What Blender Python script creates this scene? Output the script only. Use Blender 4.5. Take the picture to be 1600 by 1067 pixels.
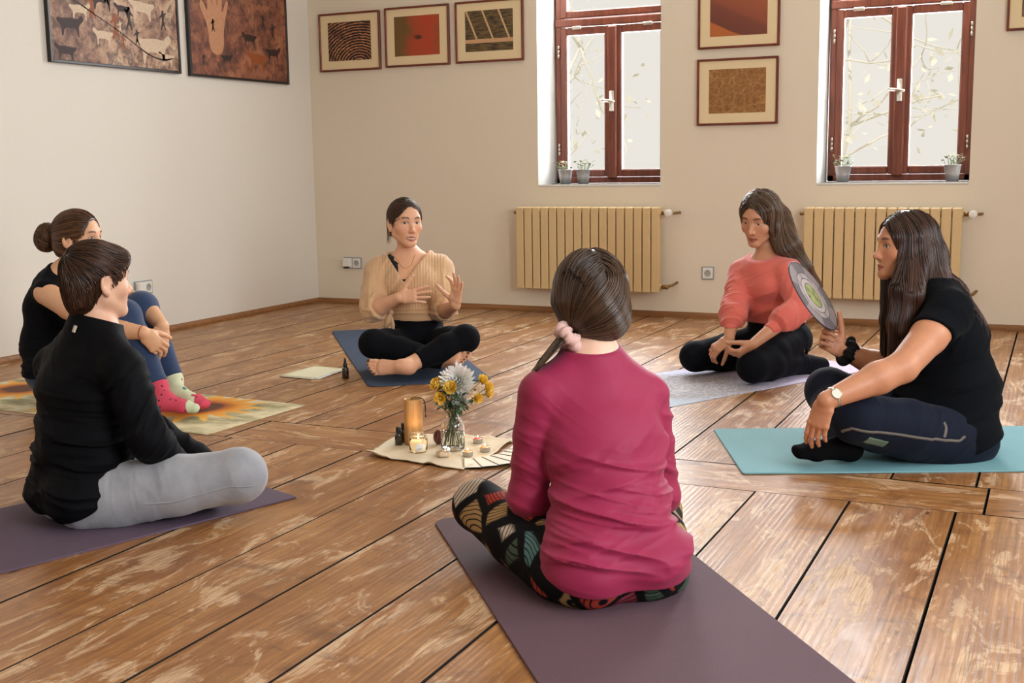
import bpy, math, random, os
import numpy as np
from mathutils import Vector, Matrix

for o in list(bpy.data.objects):
    bpy.data.objects.remove(o, do_unlink=True)
scene = bpy.context.scene
C = scene.collection

# ---------------------------------------------------------------- camera
# world: corner of the two visible walls at the origin, X along the window wall, Y towards it, Z up
FPX = 1844.6                       # focal length in pixels of the 1600 px wide frame
YAW, PIT, ROL = math.radians(24.954), math.radians(8.529), math.radians(-0.846)
CAM = np.array([5.1836, -7.6081, 1.03])
_cy, _sy, _cp, _sp = math.cos(YAW), math.sin(YAW), math.cos(PIT), math.sin(PIT)
CF = np.array([-_sy*_cp, _cy*_cp, -_sp]); _r = np.array([_cy, _sy, 0.0]); _u = np.cross(_r, CF)
CR = math.cos(ROL)*_r + math.sin(ROL)*_u
CU = -math.sin(ROL)*_r + math.cos(ROL)*_u
def P(px, py, d):
    """world point seen at pixel (px, py) of the photograph, d metres in front of the camera"""
    return CAM + d*(CF + CR*(px-800)/FPX - CU*(py-533.5)/FPX)
cam_d = bpy.data.cameras.new('camera'); cam = bpy.data.objects.new('camera', cam_d); C.objects.link(cam)
cam_d.sensor_width = 36.0; cam_d.lens = FPX*36.0/1600.0; cam_d.clip_start = 0.05; cam_d.clip_end = 200
cam.matrix_world = Matrix(((CR[0], CU[0], -CF[0], CAM[0]), (CR[1], CU[1], -CF[1], CAM[1]), (CR[2], CU[2], -CF[2], CAM[2]), (0, 0, 0, 1)))
scene.camera = cam

# ---------------------------------------------------------------- sky, daylight, exposure
world = bpy.data.worlds.new('overcast_sky'); scene.world = world; world.use_nodes = True
bg = world.node_tree.nodes['Background']; bg.inputs[0].default_value = (0.90, 0.865, 0.79, 1); bg.inputs[1].default_value = 0.93
scene.view_settings.view_transform = 'Standard'; scene.view_settings.look = 'None'
scene.view_settings.exposure = 0.0; scene.view_settings.gamma = 1.0; scene.view_settings.use_curve_mapping = False
def area(name, loc, target, sx, sy, power, col):
    l = bpy.data.lights.new(name, 'AREA'); l.shape = 'RECTANGLE'; l.size = sx; l.size_y = sy; l.energy = power; l.color = col
    o = bpy.data.objects.new(name, l); C.objects.link(o); o.location = loc
    o.rotation_euler = (Vector(target)-Vector(loc)).to_track_quat('-Z', 'Z').to_euler()
    return o
# daylight through the two windows of the right-hand wall and the two of the far wall
for yy, pw in ((-6.1, 122), (-3.3, 48)):
    area('daylight_and_fill', (7.12, yy, 1.75), (0, yy-0.2, 1.2), 1.1, 1.7, pw, (0.90, 0.95, 1.0))
for xx in (2.307, 4.222):
    area('daylight_and_fill', (xx, 0.42, 1.85), (xx, -3, 0.9), 0.80, 1.8, 135, (0.93, 0.97, 1.0))
area('daylight_and_fill', (2.2, -10.42, 1.75), (2.4, -3, 0.8), 1.3, 1.7, 8, (1.0, 0.93, 0.82))  # added fill lamp before the rear wall, which has no window
# added warm fill from above, standing in for ceiling bounce; no lamp hangs there
area('ceiling_fill', (3.4, -4.6, 2.93), (3.4, -4.6, 0), 2.2, 2.2, 9, (1.0, 0.84, 0.62))
# low sun on the garden side of the trees only (it comes from behind the house)
sun_d = bpy.data.lights.new('sun', 'SUN'); sun_d.energy = 1.7; sun_d.angle = 0.02; sun_d.color = (1.0, 0.96, 0.88)
sun = bpy.data.objects.new('sun', sun_d); C.objects.link(sun)
sun.rotation_euler = Vector((-0.15, 0.75, -0.62)).to_track_quat('-Z', 'Z').to_euler()

# ---------------------------------------------------------------- material helpers
def s2l(c):
    return tuple((x/12.92 if x <= 0.04045 else ((x+0.055)/1.055)**2.4) for x in (v/255.0 for v in c))
class NT:
    """thin wrapper round a material's node tree"""
    def __init__(s, name):
        s.m = bpy.data.materials.new(name); s.m.use_nodes = True; s.t = s.m.node_tree; s.n = s.t.nodes
        s.b = s.n['Principled BSDF']
    def add(s, typ, **kw):
        n = s.n.new(typ)
        for k, v in kw.items(): setattr(n, k, v)
        return n
    def link(s, a, b): s.t.links.new(a, b)
    def put(s, sock, v):
        if hasattr(v, 'is_linked') or hasattr(v, 'links'): s.link(v, sock)
        else: sock.default_value = v
    def coord(s, kind='Object'): return s.add('ShaderNodeTexCoord').outputs[kind]
    def attr(s, name, out='Vector'): 
        n = s.add('ShaderNodeAttribute'); n.attribute_name = name; return n.outputs[out]
    def mapping(s, vec, scale=(1, 1, 1), loc=(0, 0, 0), rot=(0, 0, 0)):
        n = s.add('ShaderNodeMapping'); s.link(vec, n.inputs[0])
        n.inputs['Scale'].default_value = scale; n.inputs['Location'].default_value = loc; n.inputs['Rotation'].default_value = rot
        return n.outputs[0]
    def noise(s, vec, scale=5, detail=4, rough=.55, dist=0, out='Fac'):
        n = s.add('ShaderNodeTexNoise'); s.link(vec, n.inputs['Vector'])
        n.inputs['Scale'].default_value = scale; n.inputs['Detail'].default_value = detail
        n.inputs['Roughness'].default_value = rough; n.inputs['Distortion'].default_value = dist
        return n.outputs[out]
    def voro(s, vec, scale=5, feature='F1', out='Distance', rand=1.0):
        n = s.add('ShaderNodeTexVoronoi'); n.feature = feature; s.link(vec, n.inputs['Vector'])
        n.inputs['Scale'].default_value = scale; n.inputs['Randomness'].default_value = rand
        return n.outputs[out]
    def wave(s, vec, scale=5, dist=2, detail=2, dscale=1, direction='X', typ='BANDS'):
        n = s.add('ShaderNodeTexWave'); n.wave_type = typ
        if typ == 'BANDS': n.bands_direction = direction
        else: n.rings_direction = direction if direction != 'X' else 'SPHERICAL'
        s.link(vec, n.inputs['Vector']); n.inputs['Scale'].default_value = scale; n.inputs['Distortion'].default_value = dist
        n.inputs['Detail'].default_value = detail; n.inputs['Detail Scale'].default_value = dscale
        return n.outputs['Fac']
    def ramp(s, fac, stops, interp='LINEAR'):
        n = s.add('ShaderNodeValToRGB'); s.link(fac, n.inputs[0]); cr = n.color_ramp; cr.interpolation = interp
        while len(cr.elements) < len(stops): cr.elements.new(0.5)
        for e, (p, c) in zip(cr.elements, stops):
            e.position = p; e.color = (c[0], c[1], c[2], 1) if hasattr(c, '__len__') else (c, c, c, 1)
        return n.outputs[0]
    def mix(s, fac, a, b, blend='MIX'):
        n = s.add('ShaderNodeMix'); n.data_type = 'RGBA'; n.blend_type = blend
        s.put(n.inputs[0], fac); s.put(n.inputs[6], a if hasattr(a, 'links') else (a[0], a[1], a[2], 1)); s.put(n.inputs[7], b if hasattr(b, 'links') else (b[0], b[1], b[2], 1))
        return n.outputs[2]
    def math(s, op, a, b=0.0, c=0.0):
        n = s.add('ShaderNodeMath'); n.operation = op; s.put(n.inputs[0], a); s.put(n.inputs[1], b); s.put(n.inputs[2], c); return n.outputs[0]
    def sep(s, vec):
        n = s.add('ShaderNodeSeparateXYZ'); s.link(vec, n.inputs[0]); return n.outputs
    def comb(s, x=0.0, y=0.0, z=0.0):
        n = s.add('ShaderNodeCombineXYZ'); s.put(n.inputs[0], x); s.put(n.inputs[1], y); s.put(n.inputs[2], z); return n.outputs[0]
    def bump(s, h, strength=.2, dist=.002):
        n = s.add('ShaderNodeBump'); n.inputs['Strength'].default_value = strength; n.inputs['Distance'].default_value = dist
        s.link(h, n.inputs['Height']); s.link(n.outputs[0], s.b.inputs['Normal']); return n.outputs[0]
    def out(s, col=None, rough=None, **kw):
        if col is not None: s.put(s.b.inputs['Base Color'], col if hasattr(col, 'links') else (col[0], col[1], col[2], 1))
        if rough is not None: s.put(s.b.inputs['Roughness'], rough)
        for k, v in kw.items(): s.put(s.b.inputs[k], v)
        return s.m
def plain(name, rgb, rough=.5, metal=0.0, var=.06, scale=30, bump=0.0, **kw):
    """colour with a slight procedural variation"""
    t = NT(name); c = s2l(rgb); co = t.coord()
    f = t.noise(co, scale, 3)
    col = t.mix(f, tuple(x*(1-var) for x in c), tuple(min(1, x*(1+var)) for x in c))
    if bump: t.bump(f, bump, .001)
    kw2 = {k.replace('_', ' '): v for k, v in kw.items()}
    return t.out(col, rough, Metallic=metal, **kw2)

# ---------------------------------------------------------------- mesh helpers
def tag(o, label=None, cat=None, group=None, kind=None):
    if label: o['label'] = label
    if cat: o['category'] = cat
    if group: o['group'] = group
    if kind: o['kind'] = kind
    return o
def np_mesh(name, V, F, mat, parent=None, smooth=True, attrs=None, sizes=None):
    """V (n,3); F list of tuples or an (m,k) array -> linked object"""
    me = bpy.data.meshes.new(name)
    V = np.asarray(V, dtype=np.float32)
    if isinstance(F, np.ndarray):
        tot = np.full(len(F), F.shape[1], dtype=np.int32); flat = F.astype(np.int32).ravel()
    else:
        tot = np.array([len(f) for f in F], dtype=np.int32); flat = np.array([i for f in F for i in f], dtype=np.int32)
    me.vertices.add(len(V)); me.vertices.foreach_set('co', V.ravel())
    me.loops.add(len(flat)); me.loops.foreach_set('vertex_index', flat)
    me.polygons.add(len(tot)); st = np.zeros(len(tot), dtype=np.int32); st[1:] = np.cumsum(tot)[:-1]
    me.polygons.foreach_set('loop_start', st)
    me.update(calc_edges=True)
    me.polygons.foreach_set('use_smooth', np.full(len(tot), bool(smooth)))
    for k, (typ, arr) in (attrs or {}).items():
        a = me.attributes.new(k, typ, 'POINT')
        arr = np.asarray(arr, dtype=np.float32)
        if typ == 'FLOAT_COLOR':
            if arr.shape[1] == 3: arr = np.concatenate([arr, np.ones((len(arr), 1), np.float32)], 1)
            a.data.foreach_set('color', arr.ravel())
        elif typ == 'FLOAT_VECTOR': a.data.foreach_set('vector', arr.ravel())
        else: a.data.foreach_set('value', arr.ravel())
    me.validate(); me.update()
    o = bpy.data.objects.new(name, me); C.objects.link(o)
    if mat is not None: me.materials.append(mat)
    if parent is not None: o.parent = parent; o.matrix_parent_inverse = parent.matrix_basis.inverted()
    return o
def empty(name, loc, rz=0.0):
    o = bpy.data.objects.new(name, None); C.objects.link(o); o.location = loc; o.rotation_euler = (0, 0, rz); o.empty_display_size = .05
    return o
class MB:
    """collects simple shapes, then builds ONE mesh object"""
    def __init__(s): s.V = []; s.F = []; s.n = 0; s.M = np.eye(4); s.A = []; s.aval = 0.0
    def xf(s, M): s.M = np.array(M); return s
    def raw(s, V, F):
        V = np.asarray(V, float); V = V @ s.M[:3, :3].T + s.M[:3, 3]
        s.V.append(V); s.F += [tuple(i+s.n for i in f) for f in F]; s.n += len(V); s.A.append(np.full(len(V), s.aval)); return s
    def box(s, lo, hi, bev=0.0):
        lo = np.array(lo, float); hi = np.array(hi, float); b = min(bev, .45*float(np.min(hi-lo)))
        if b <= 0:
            V = [(x, y, z) for z in (lo[2], hi[2]) for y in (lo[1], hi[1]) for x in (lo[0], hi[0])]
            return s.raw(V, [(0, 2, 3, 1), (4, 5, 7, 6), (0, 1, 5, 4), (2, 6, 7, 3), (0, 4, 6, 2), (1, 3, 7, 5)])
        V = []; idx = {}
        for i in range(2):
            for j in range(2):
                for k in range(2):
                    c = np.array([(lo, hi)[i][0], (lo, hi)[j][1], (lo, hi)[k][2]]); sg = np.array([1-2*i, 1-2*j, 1-2*k])
                    for a in range(3):
                        v = c + sg*b; v[a] = c[a]; idx[(i, j, k, a)] = len(V); V.append(v)
        F = []
        for a in range(3):
            u, w = [x for x in range(3) if x != a]
            for e in range(2):
                q = []
                for (p_, r_) in ((0, 0), (1, 0), (1, 1), (0, 1)):
                    t = [0, 0, 0]; t[a] = e; t[u] = p_; t[w] = r_; q.append(idx[(t[0], t[1], t[2], a)])
                F.append(tuple(q))
            for p_ in range(2):
                for r_ in range(2):
                    t0 = [0, 0, 0]; t0[u] = p_; t0[w] = r_; t1 = list(t0); t1[a] = 1
                    F.append((idx[tuple(t0)+(u,)], idx[tuple(t1)+(u,)], idx[tuple(t1)+(w,)], idx[tuple(t0)+(w,)]))
        for i in range(2):
            for j in range(2):
                for k in range(2): F.append((idx[(i, j, k, 0)], idx[(i, j, k, 1)], idx[(i, j, k, 2)]))
        return s.raw(V, F)
    def lathe(s, prof, c=(0, 0, 0), n=32, cap=True, squash=(1, 1)):
        V = []; F = []; m = len(prof)
        for (r, z) in prof:
            for i in range(n):
                a = 2*math.pi*i/n; V.append((c[0]+r*math.cos(a)*squash[0], c[1]+r*math.sin(a)*squash[1], c[2]+z))
        for j in range(m-1):
            for i in range(n): F.append((j*n+i, j*n+(i+1) % n, (j+1)*n+(i+1) % n, (j+1)*n+i))
        if cap:
            F.append(tuple(range(n-1, -1, -1))); F.append(tuple((m-1)*n+i for i in range(n)))
        return s.raw(V, F)
    def tube(s, pts, rad, n=8, cap=True):
        pts = np.asarray(pts, float); m = len(pts)
        rad = np.full(m, rad) if np.isscalar(rad) else np.asarray(rad, float)
        T = np.gradient(pts, axis=0); T /= np.linalg.norm(T, axis=1)[:, None]+1e-9
        u = np.cross(T[0], (0, 0, 1.0)); 
        if np.linalg.norm(u) < 1e-3: u = np.cross(T[0], (1.0, 0, 0))
        V = []; F = []
        for j in range(m):
            u = u - T[j]*(u @ T[j]); u /= np.linalg.norm(u)+1e-9; w = np.cross(T[j], u)
            for i in range(n):
                a = 2*math.pi*i/n; V.append(pts[j] + rad[j]*(math.cos(a)*u + math.sin(a)*w))
        for j in range(m-1):
            for i in range(n): F.append((j*n+i, j*n+(i+1) % n, (j+1)*n+(i+1) % n, (j+1)*n+i))
        if cap: F.append(tuple(range(n-1, -1, -1))); F.append(tuple((m-1)*n+i for i in range(n)))
        return s.raw(V, F)
    def ball(s, c, r, n=12, m=8):
        r = (r, r, r) if np.isscalar(r) else r; c = np.array(c, float)
        V = [c+np.array((0, 0, -r[2]))]; F = []
        for j in range(1, m):
            t = -math.pi/2+math.pi*j/m
            for i in range(n):
                a = 2*math.pi*i/n; V.append(c+np.array((r[0]*math.cos(t)*math.cos(a), r[1]*math.cos(t)*math.sin(a), r[2]*math.sin(t))))
        V.append(c+np.array((0, 0, r[2])))
        for i in range(n): F.append((0, 1+(i+1) % n, 1+i))
        for j in range(m-2):
            for i in range(n): F.append((1+j*n+i, 1+j*n+(i+1) % n, 1+(j+1)*n+(i+1) % n, 1+(j+1)*n+i))
        L = len(V)-1; b = 1+(m-2)*n
        for i in range(n): F.append((b+i, b+(i+1) % n, L))
        return s.raw(V, F)
    def grid(s, fn, nu, nv, closed_u=False):
        V = [fn(i/(nu-1), j/(nv-1)) for j in range(nv) for i in range(nu)]
        F = [(j*nu+i, j*nu+i+1, (j+1)*nu+i+1, (j+1)*nu+i) for j in range(nv-1) for i in range(nu-1)]
        return s.raw(V, F)
    def build(s, name, mat, parent=None, smooth=False, attr=None):
        V = np.concatenate(s.V)
        if parent is not None:
            Mi = np.array(parent.matrix_basis.inverted()) if False else None
        at = {attr: ('FLOAT', np.concatenate(s.A))} if attr else None
        return np_mesh(name, V, s.F, mat, parent, smooth, at)
def Mloc(loc=(0, 0, 0), rz=0.0, rx=0.0, ry=0.0, sc=1.0):
    m = Matrix.Translation(loc) @ Matrix.Rotation(rz, 4, 'Z') @ Matrix.Rotation(ry, 4, 'Y') @ Matrix.Rotation(rx, 4, 'X') @ Matrix.Scale(sc, 4)
    return np.array(m)
def copy_tree(o, loc=None, rz=None, parent=None):
    c = o.copy(); C.objects.link(c)
    if parent is not None: c.parent = parent
    for ch in o.children: copy_tree(ch, parent=c)
    if loc is not None: c.location = loc
    if rz is not None: c.rotation_euler[2] = rz
    return c
rng = np.random.default_rng(7)
random.seed(5)
# ================================================================ ROOM
XR, YR, ZC = 7.2, -10.5, 3.05
def wall_mat(name, rgb, rgb2):
    t = NT(name); co = t.coord()
    f = t.noise(co, 1.3, 4); g = t.noise(co, 90, 3)
    col = t.mix(f, s2l(rgb), s2l(rgb2)); col = t.mix(t.ramp(g, [(.35, 0), (.75, .06)]), col, (.45, .40, .33))
    t.bump(g, .06, .001)
    return t.out(col, .9)
M_WALLL = wall_mat('cream_plaster', (234, 230, 221), (230, 225, 214))
M_WALLB = wall_mat('bounce_warmed_cream_plaster', (233, 221, 201), (229, 216, 195))  # same cream as the left wall, with warm bounce light put into the colour
M_CEIL = wall_mat('ceiling_paint', (225, 218, 205), (222, 214, 200))
M_REVEAL = wall_mat('white_reveal_paint', (214, 212, 206), (210, 208, 202))

# ---- floor boards: every board a bevelled slab of one mesh, with its own grain run
def floor_material():
    t = NT('worn_varnished_boards')
    g = t.attr('guv'); x, y, r = t.sep(g)            # along, across, board number
    off = t.comb(t.math('MULTIPLY', r, 17.3), t.math('MULTIPLY', r, 5.7), t.math('MULTIPLY', r, 3.1))
    n = t.add('ShaderNodeVectorMath'); n.operation = 'ADD'; t.link(g, n.inputs[0]); t.link(off, n.inputs[1]); v = n.outputs[0]
    grain = t.noise(t.mapping(v, (2.0, 55, 1)), 1.0, 6, .65, .3)
    fine = t.noise(t.mapping(v, (9, 300, 1)), 1.0, 3, .6)
    rings = t.wave(t.mapping(v, (.35, 7.0, 1)), 2.6, 5.5, 3, .9, 'Y')
    blot = t.noise(t.mapping(v, (2.3, 4.5, 1)), 1.0, 7, .66, .6)
    wear = t.noise(t.mapping(v, (3.2, 9.0, 1)), 1.0, 9, .72, 1.0)
    stain = t.noise(t.mapping(v, (4.0, 2.2, 1)), 1.0, 5, .62, 1.2)
    base = t.ramp(blot, [(.25, s2l((116, 71, 36))), (.45, s2l((164, 113, 62))), (.60, s2l((188, 138, 82))), (.8, s2l((208, 168, 116)))])
    tone = t.math('FRACT', t.math('MULTIPLY', r, 7.77))
    base = t.mix(t.math('MULTIPLY', tone, .38), base, s2l((162, 110, 64)))
    base = t.mix(t.ramp(grain, [(.36, .62), (.60, 0)]), base, s2l((110, 66, 34)))
    base = t.mix(t.math('MULTIPLY', t.ramp(rings, [(.55, 0), (.95, .5)]), .8), base, s2l((142, 92, 50)))
    base = t.mix(t.ramp(fine, [(.30, .42), (.52, 0)]), base, s2l((104, 66, 38)))
    wm = t.ramp(wear, [(.535, 0), (.585, 1)])
    wmf = t.math('MULTIPLY', wm, t.ramp(fine, [(.35, .2), (.58, 1)]))
    base = t.mix(t.math('MULTIPLY', wmf, .62), base, s2l((226, 198, 162)))
    wear2 = t.noise(t.mapping(v, (7.0, 26.0, 1), (3, 1, 0)), 1.0, 8, .75, .6)
    base = t.mix(t.ramp(wear2, [(.585, 0), (.64, .36)]), base, s2l((224, 194, 156)))
    base = t.mix(t.ramp(stain, [(.57, 0), (.70, .62)]), base, s2l((104, 64, 34)))
    smear = t.noise(t.mapping(v, (7.5, 2.4, 1), (1, 5, 0)), 1.0, 6, .68, 1.6)
    base = t.mix(t.ramp(smear, [(.60, 0), (.68, .5)]), base, s2l((92, 60, 38)))
    kn = t.voro(t.mapping(v, (2.6, 8.0, 1)), 1.0)
    base = t.mix(t.ramp(kn, [(.030, .9), (.065, 0)]), base, s2l((56, 32, 18)))
    nails = t.voro(t.mapping(v, (1.3, 7.0, 1), (.4, .2, 0)), 1.0)
    base = t.mix(t.ramp(nails, [(.018, .9), (.028, 0)]), base, s2l((40, 28, 22)))
    scratch = t.noise(t.mapping(v, (60, 6, 1)), 1.0, 3, .6, .5)
    base = t.mix(t.ramp(scratch, [(.64, 0), (.74, .3)]), base, s2l((84, 54, 32)))
    rough = t.ramp(wear, [(.38, .33), (.56, .42), (.64, .62)])
    h = t.math('ADD', t.math('MULTIPLY', grain, .5), t.math('ADD', t.math('MULTIPLY', rings, .35), t.math('MULTIPLY', fine, .5)))
    t.bump(h, .40, .0018)
    t.b.inputs['Specular IOR Level'].default_value = .62
    return t.out(base, rough)
M_FLOOR = floor_material()
def build_floor():
    V = []; F = []; G = []; n = 0; k = 0
    r = np.random.default_rng(11)
    def board(x0, x1, y0, y1, along):
        nonlocal n, k
        k += 1; gap = .0020+.0012*r.random(); b = .0014; z = -.0015*r.random()
        x0 += gap; x1 -= gap; y0 += gap*.5; y1 -= gap*.5
        ring = [[(x0, y0), (x1, y0), (x1, y1), (x0, y1)], [(x0+b, y0+b), (x1-b, y0+b), (x1-b, y1-b), (x0+b, y1-b)]]
        vs = [(a, c, -.03) for a, c in ring[0]] + [(a, c, z-.003) for a, c in ring[0]] + [(a, c, z) for a, c in ring[1]]
        V.extend(vs)
        ph = r.random()*40
        for (a, c, _) in vs:
            G.append((c-y0+ph, a-x0, k*.137 % 1) if along == 'y' else (a-x0+ph, c-y0, k*.137 % 1))
        for q in (0, 4):
            for i in range(4): F.append((n+q+i, n+q+(i+1) % 4, n+q+4+(i+1) % 4, n+q+4+i))
        F.append((n+8, n+9, n+10, n+11)); n += 12
    # far field, crossing header board, near field (edge positions measured from the photograph)
    far = [0, .31, .60, .90, 1.21, 1.52, 1.81, 2.10, 2.39, 2.68, 2.96, 3.26, 3.48, 3.72, 3.97, 4.21, 4.46, 4.72, 4.98, 5.27, 5.56, 5.86, 6.15, 6.45, 6.75, 7.0, XR]
    near = [0, .28, .57, .86, 1.14, 1.43, 1.72, 2.02, 2.31, 2.61, 2.90, 3.22, 3.497, 3.775, 4.06, 4.35, 4.639, 4.944, 5.24, 5.53, 5.83, 6.12, 6.42, 6.72, 7.0, XR]
    for a, b in zip(far[:-1], far[1:]): board(a, b, -3.709, -.0, 'y')
    for a, b in ((0, 2.27), (2.27, 5.02), (5.02, XR)): board(a, b, -4.013, -3.709, 'x')
    for a, b in zip(near[:-1], near[1:]): board(a, b, YR, -4.013, 'y')
    # joist void under the boards
    m = len(V); V.extend([(0, YR, -.03), (XR, YR, -.03), (XR, 0, -.03), (0, 0, -.03)]); G.extend([(0, 0, .5)]*4); F.append((m, m+1, m+2, m+3))
    o = np_mesh('floor', V, F, M_FLOOR, None, False, {'guv': ('FLOAT_VECTOR', np.array(G))})
    t = NT('dark_joint'); M_DARK = t.out(s2l((20, 13, 8)), .95)
    o.data.materials.append(M_DARK)
    mi = np.zeros(len(F), dtype=np.int32); mi[-1] = 1
    for j, f in enumerate(F[:-1]):
        if (j % 9) < 8: mi[j] = 1
    o.data.polygons.foreach_set('material_index', mi)
    tag(o, kind='structure')
build_floor()

# ---- walls
def struct_box(name, lo, hi, mat, bev=0):
    o = MB().box(lo, hi, bev).build(name, mat); tag(o, kind='structure'); return o
struct_box('wall_left', (-.3, YR, -.03), (0, .45, ZC), M_WALLL)
struct_box('wall_rear', (0, YR-.3, -.03), (XR, YR, ZC), M_WALLL)
struct_box('ceiling', (-.3, YR-.3, ZC), (XR+.3, .45, ZC+.2), M_CEIL)
WIN = [(1.865, 2.749), (3.772, 4.672)]; WZ0, WZ1 = .888, 2.82
def holed_wall(name, mat, axis, a0, a1, holes, face, back, rmat):
    """wall with window openings; axis 'x' = runs along X"""
    mb = MB()
    xs = [a0] + [v for h in holes for v in h] + [a1]
    for i in range(len(xs)-1):
        solid = (i % 2 == 0)
        spans = [(-.03, ZC)] if solid else [(-.03, WZ0), (WZ1, ZC)]
        for z0, z1 in spans:
            lo, hi = (xs[i], min(face, back), z0), (xs[i+1], max(face, back), z1)
            if axis == 'y': lo, hi = (min(face, back), xs[i], z0), (max(face, back), xs[i+1], z1)
            mb.box(lo, hi)
    o = mb.build(name, mat); tag(o, kind='structure')
    o.data.materials.append(rmat)
    mi = np.zeros(len(o.data.polygons), dtype=np.int32)
    for p in o.data.polygons:
        c = p.center; nrm = p.normal
        run = 0 if axis == 'x' else 1; dep = 1-run
        for h in holes:
            if h[0]-.01 < c[run] < h[1]+.01 and abs(nrm[dep]) < .5 and WZ0-.01 <= c[2] <= WZ1+.01: mi[p.index] = 1
    o.data.polygons.foreach_set('material_index', mi)
    return o
wb = holed_wall('wall_back', M_WALLB, 'x', 0, XR+.3, WIN, 0, .45, M_REVEAL)
wr = holed_wall('wall_right', M_WALLL, 'y', YR, 0, [(-6.7, -5.5), (-3.9, -2.7)], XR, XR+.45, M_REVEAL)

def wood_mat(name, dark, light, scale=(3, 45, 45), rough=.45):
    t = NT(name); co = t.coord()
    f = t.noise(t.mapping(co, scale), 1.0, 5, .6, .3)
    col = t.ramp(f, [(.3, s2l(dark)), (.7, s2l(light))]); t.bump(f, .15, .001)
    return t.out(col, rough)
M_SKIRT = wood_mat('skirting_wood', (120, 76, 38), (158, 108, 60), (2, 30, 30), .5)
def skirting():
    mb = MB(); prof = [(0, 0), (.022, 0), (.022, .016), (.012, .032), (0, .036)]
    for k, (name, fn) in enumerate((('baseboard_left', lambda d, a: (d, a, 0)), ('baseboard_back', lambda d, a: (a, -d, 0)))):
        mb = MB(); a0, a1 = (YR, 0) if k == 0 else (0, XR)
        V = []
        for a in (a0, a1):
            for d, z in prof: p = fn(d, a); V.append((p[0], p[1], z))
        m = len(prof); F = [(i, (i+1) % m, m+(i+1) % m, m+i) for i in range(m)] + [tuple(range(m)), tuple(range(2*m-1, m-1, -1))]
        mb.raw(V, F); o = mb.build(name, M_SKIRT); tag(o, kind='structure')
skirting()

# ---- windows
M_WIN = wood_mat('mahogany_stain', (92, 44, 31), (138, 74, 52), (30, 30, 3), .38)
M_BRASS = plain('handle_metal', (205, 196, 180), .3, .85)
tg = NT('window_glass')
tg.b.inputs['Base Color'].default_value = (1, 1, 1, 1)
_tr = tg.add('ShaderNodeBsdfTransparent'); _gl = tg.add('ShaderNodeBsdfGlossy'); _gl.inputs['Roughness'].default_value = .02
_mx = tg.add('ShaderNodeMixShader'); _fr = tg.add('ShaderNodeFresnel'); _fr.inputs[0].default_value = 1.25
tg.link(_fr.outputs[0], _mx.inputs[0]); tg.link(_tr.outputs[0], _mx.inputs[1]); tg.link(_gl.outputs[0], _mx.inputs[2])
tg.link(_mx.outputs[0], tg.n['Material Output'].inputs['Surface'])
M_GLASS = tg.m
def make_window(i, x0, x1, yf):
    root = empty('window_%d' % i, ((x0+x1)/2, yf, WZ0)); tag(root, kind='structure')
    def part(name, fn, mat, par=root, smooth=False):
        mb = MB(); fn(mb)
        V = [v-np.array((root.location[0], root.location[1], root.location[2])) for v in mb.V]; mb.V = V
        o = np_mesh(name, np.concatenate(mb.V), mb.F, mat, None, smooth); o.parent = par
        return o
    e = .012
    xa, xb = x0+e, x1-e; xm = (x0+x1)/2
    T0, T1 = 1.975, 2.03                     # transom
    def frame(mb):
        mb.box((xa, yf, WZ0+.002), (xa+.045, yf+.09, WZ1), .006); mb.box((xb-.045, yf, WZ0+.002), (xb, yf+.09, WZ1), .006)
        mb.box((xa, yf, WZ0+.002), (xb, yf+.09, WZ0+.045), .006); mb.box((xa, yf, WZ1-.05), (xb, yf+.09, WZ1), .006)
        mb.box((xa, yf-.012, T0), (xb, yf+.09, T1), .008)
    part('window_frame', frame, M_WIN)
    def sash(ax, bx, az, bz, w=.052, yo=-.006):
        def f(mb):
            mb.box((ax, yf+yo, az), (ax+w, yf+.05, bz), .008); mb.box((bx-w, yf+yo, az), (bx, yf+.05, bz), .008)
            mb.box((ax+w-.004, yf+yo+.001, az), (bx-w+.004, yf+.05, az+w), .008); mb.box((ax+w-.004, yf+yo+.001, bz-w), (bx-w+.004, yf+.05, bz), .008)
        s = part('sash', f, M_WIN)
        part('glass_pane', lambda mb: mb.box((ax+w-.004, yf+.022, az+w-.004), (bx-w+.004, yf+.026, bz-w+.004)), M_GLASS, s)
        return s
    for a, b in ((xa+.035, xm-.012), (xm+.012, xb-.035)): sash(a, b, WZ0+.046, T0-.004)
    sash(xa+.035, xb-.035, T1+.004, WZ1-.04)
    part('centre_strip', lambda mb: mb.box((xm-.034, yf-.026, WZ0+.03), (xm+.034, yf+.0, T0-.006), .01), M_WIN)
    def hnd(mb):
        zc = 1.455
        mb.box((xm-.017, yf-.033, zc-.07), (xm+.017, yf-.026, zc+.07), .004)
        mb.tube([(xm, yf-.03, zc), (xm, yf-.065, zc)], .009, 10)
        mb.tube([(xm+.035, yf-.066, zc-.006), (xm, yf-.068, zc), (xm-.06, yf-.066, zc+.006)], [.007, .011, .009], 10)
    part('handle', hnd, M_BRASS, smooth=True)
    for xh in (xa+.028, xb-.028):
        for zh in (1.13, 1.81):
            part('hinge', lambda mb: [mb.tube([(xh, yf-.012, zh-.045+q*.03), (xh, yf-.012, zh-.02+q*.03)], .008, 8) for q in range(3)], M_BRASS, smooth=True)
    for xh in (xm-.26, xm+.26):
        part('fanlight_catch', lambda mb: mb.box((xh-.035, yf-.03, T0-.02), (xh+.035, yf-.012, T0+.002), .005), M_BRASS)
make_window(1, *WIN[0], .30)
make_window(2, *WIN[1], .30)
for k, (a, b) in enumerate(WIN):
    o = MB().box((a, -.004, WZ0-.018), (b, .30, WZ0), .004).build('trim_%d' % (k+1), M_REVEAL); tag(o, kind='structure')

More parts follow.
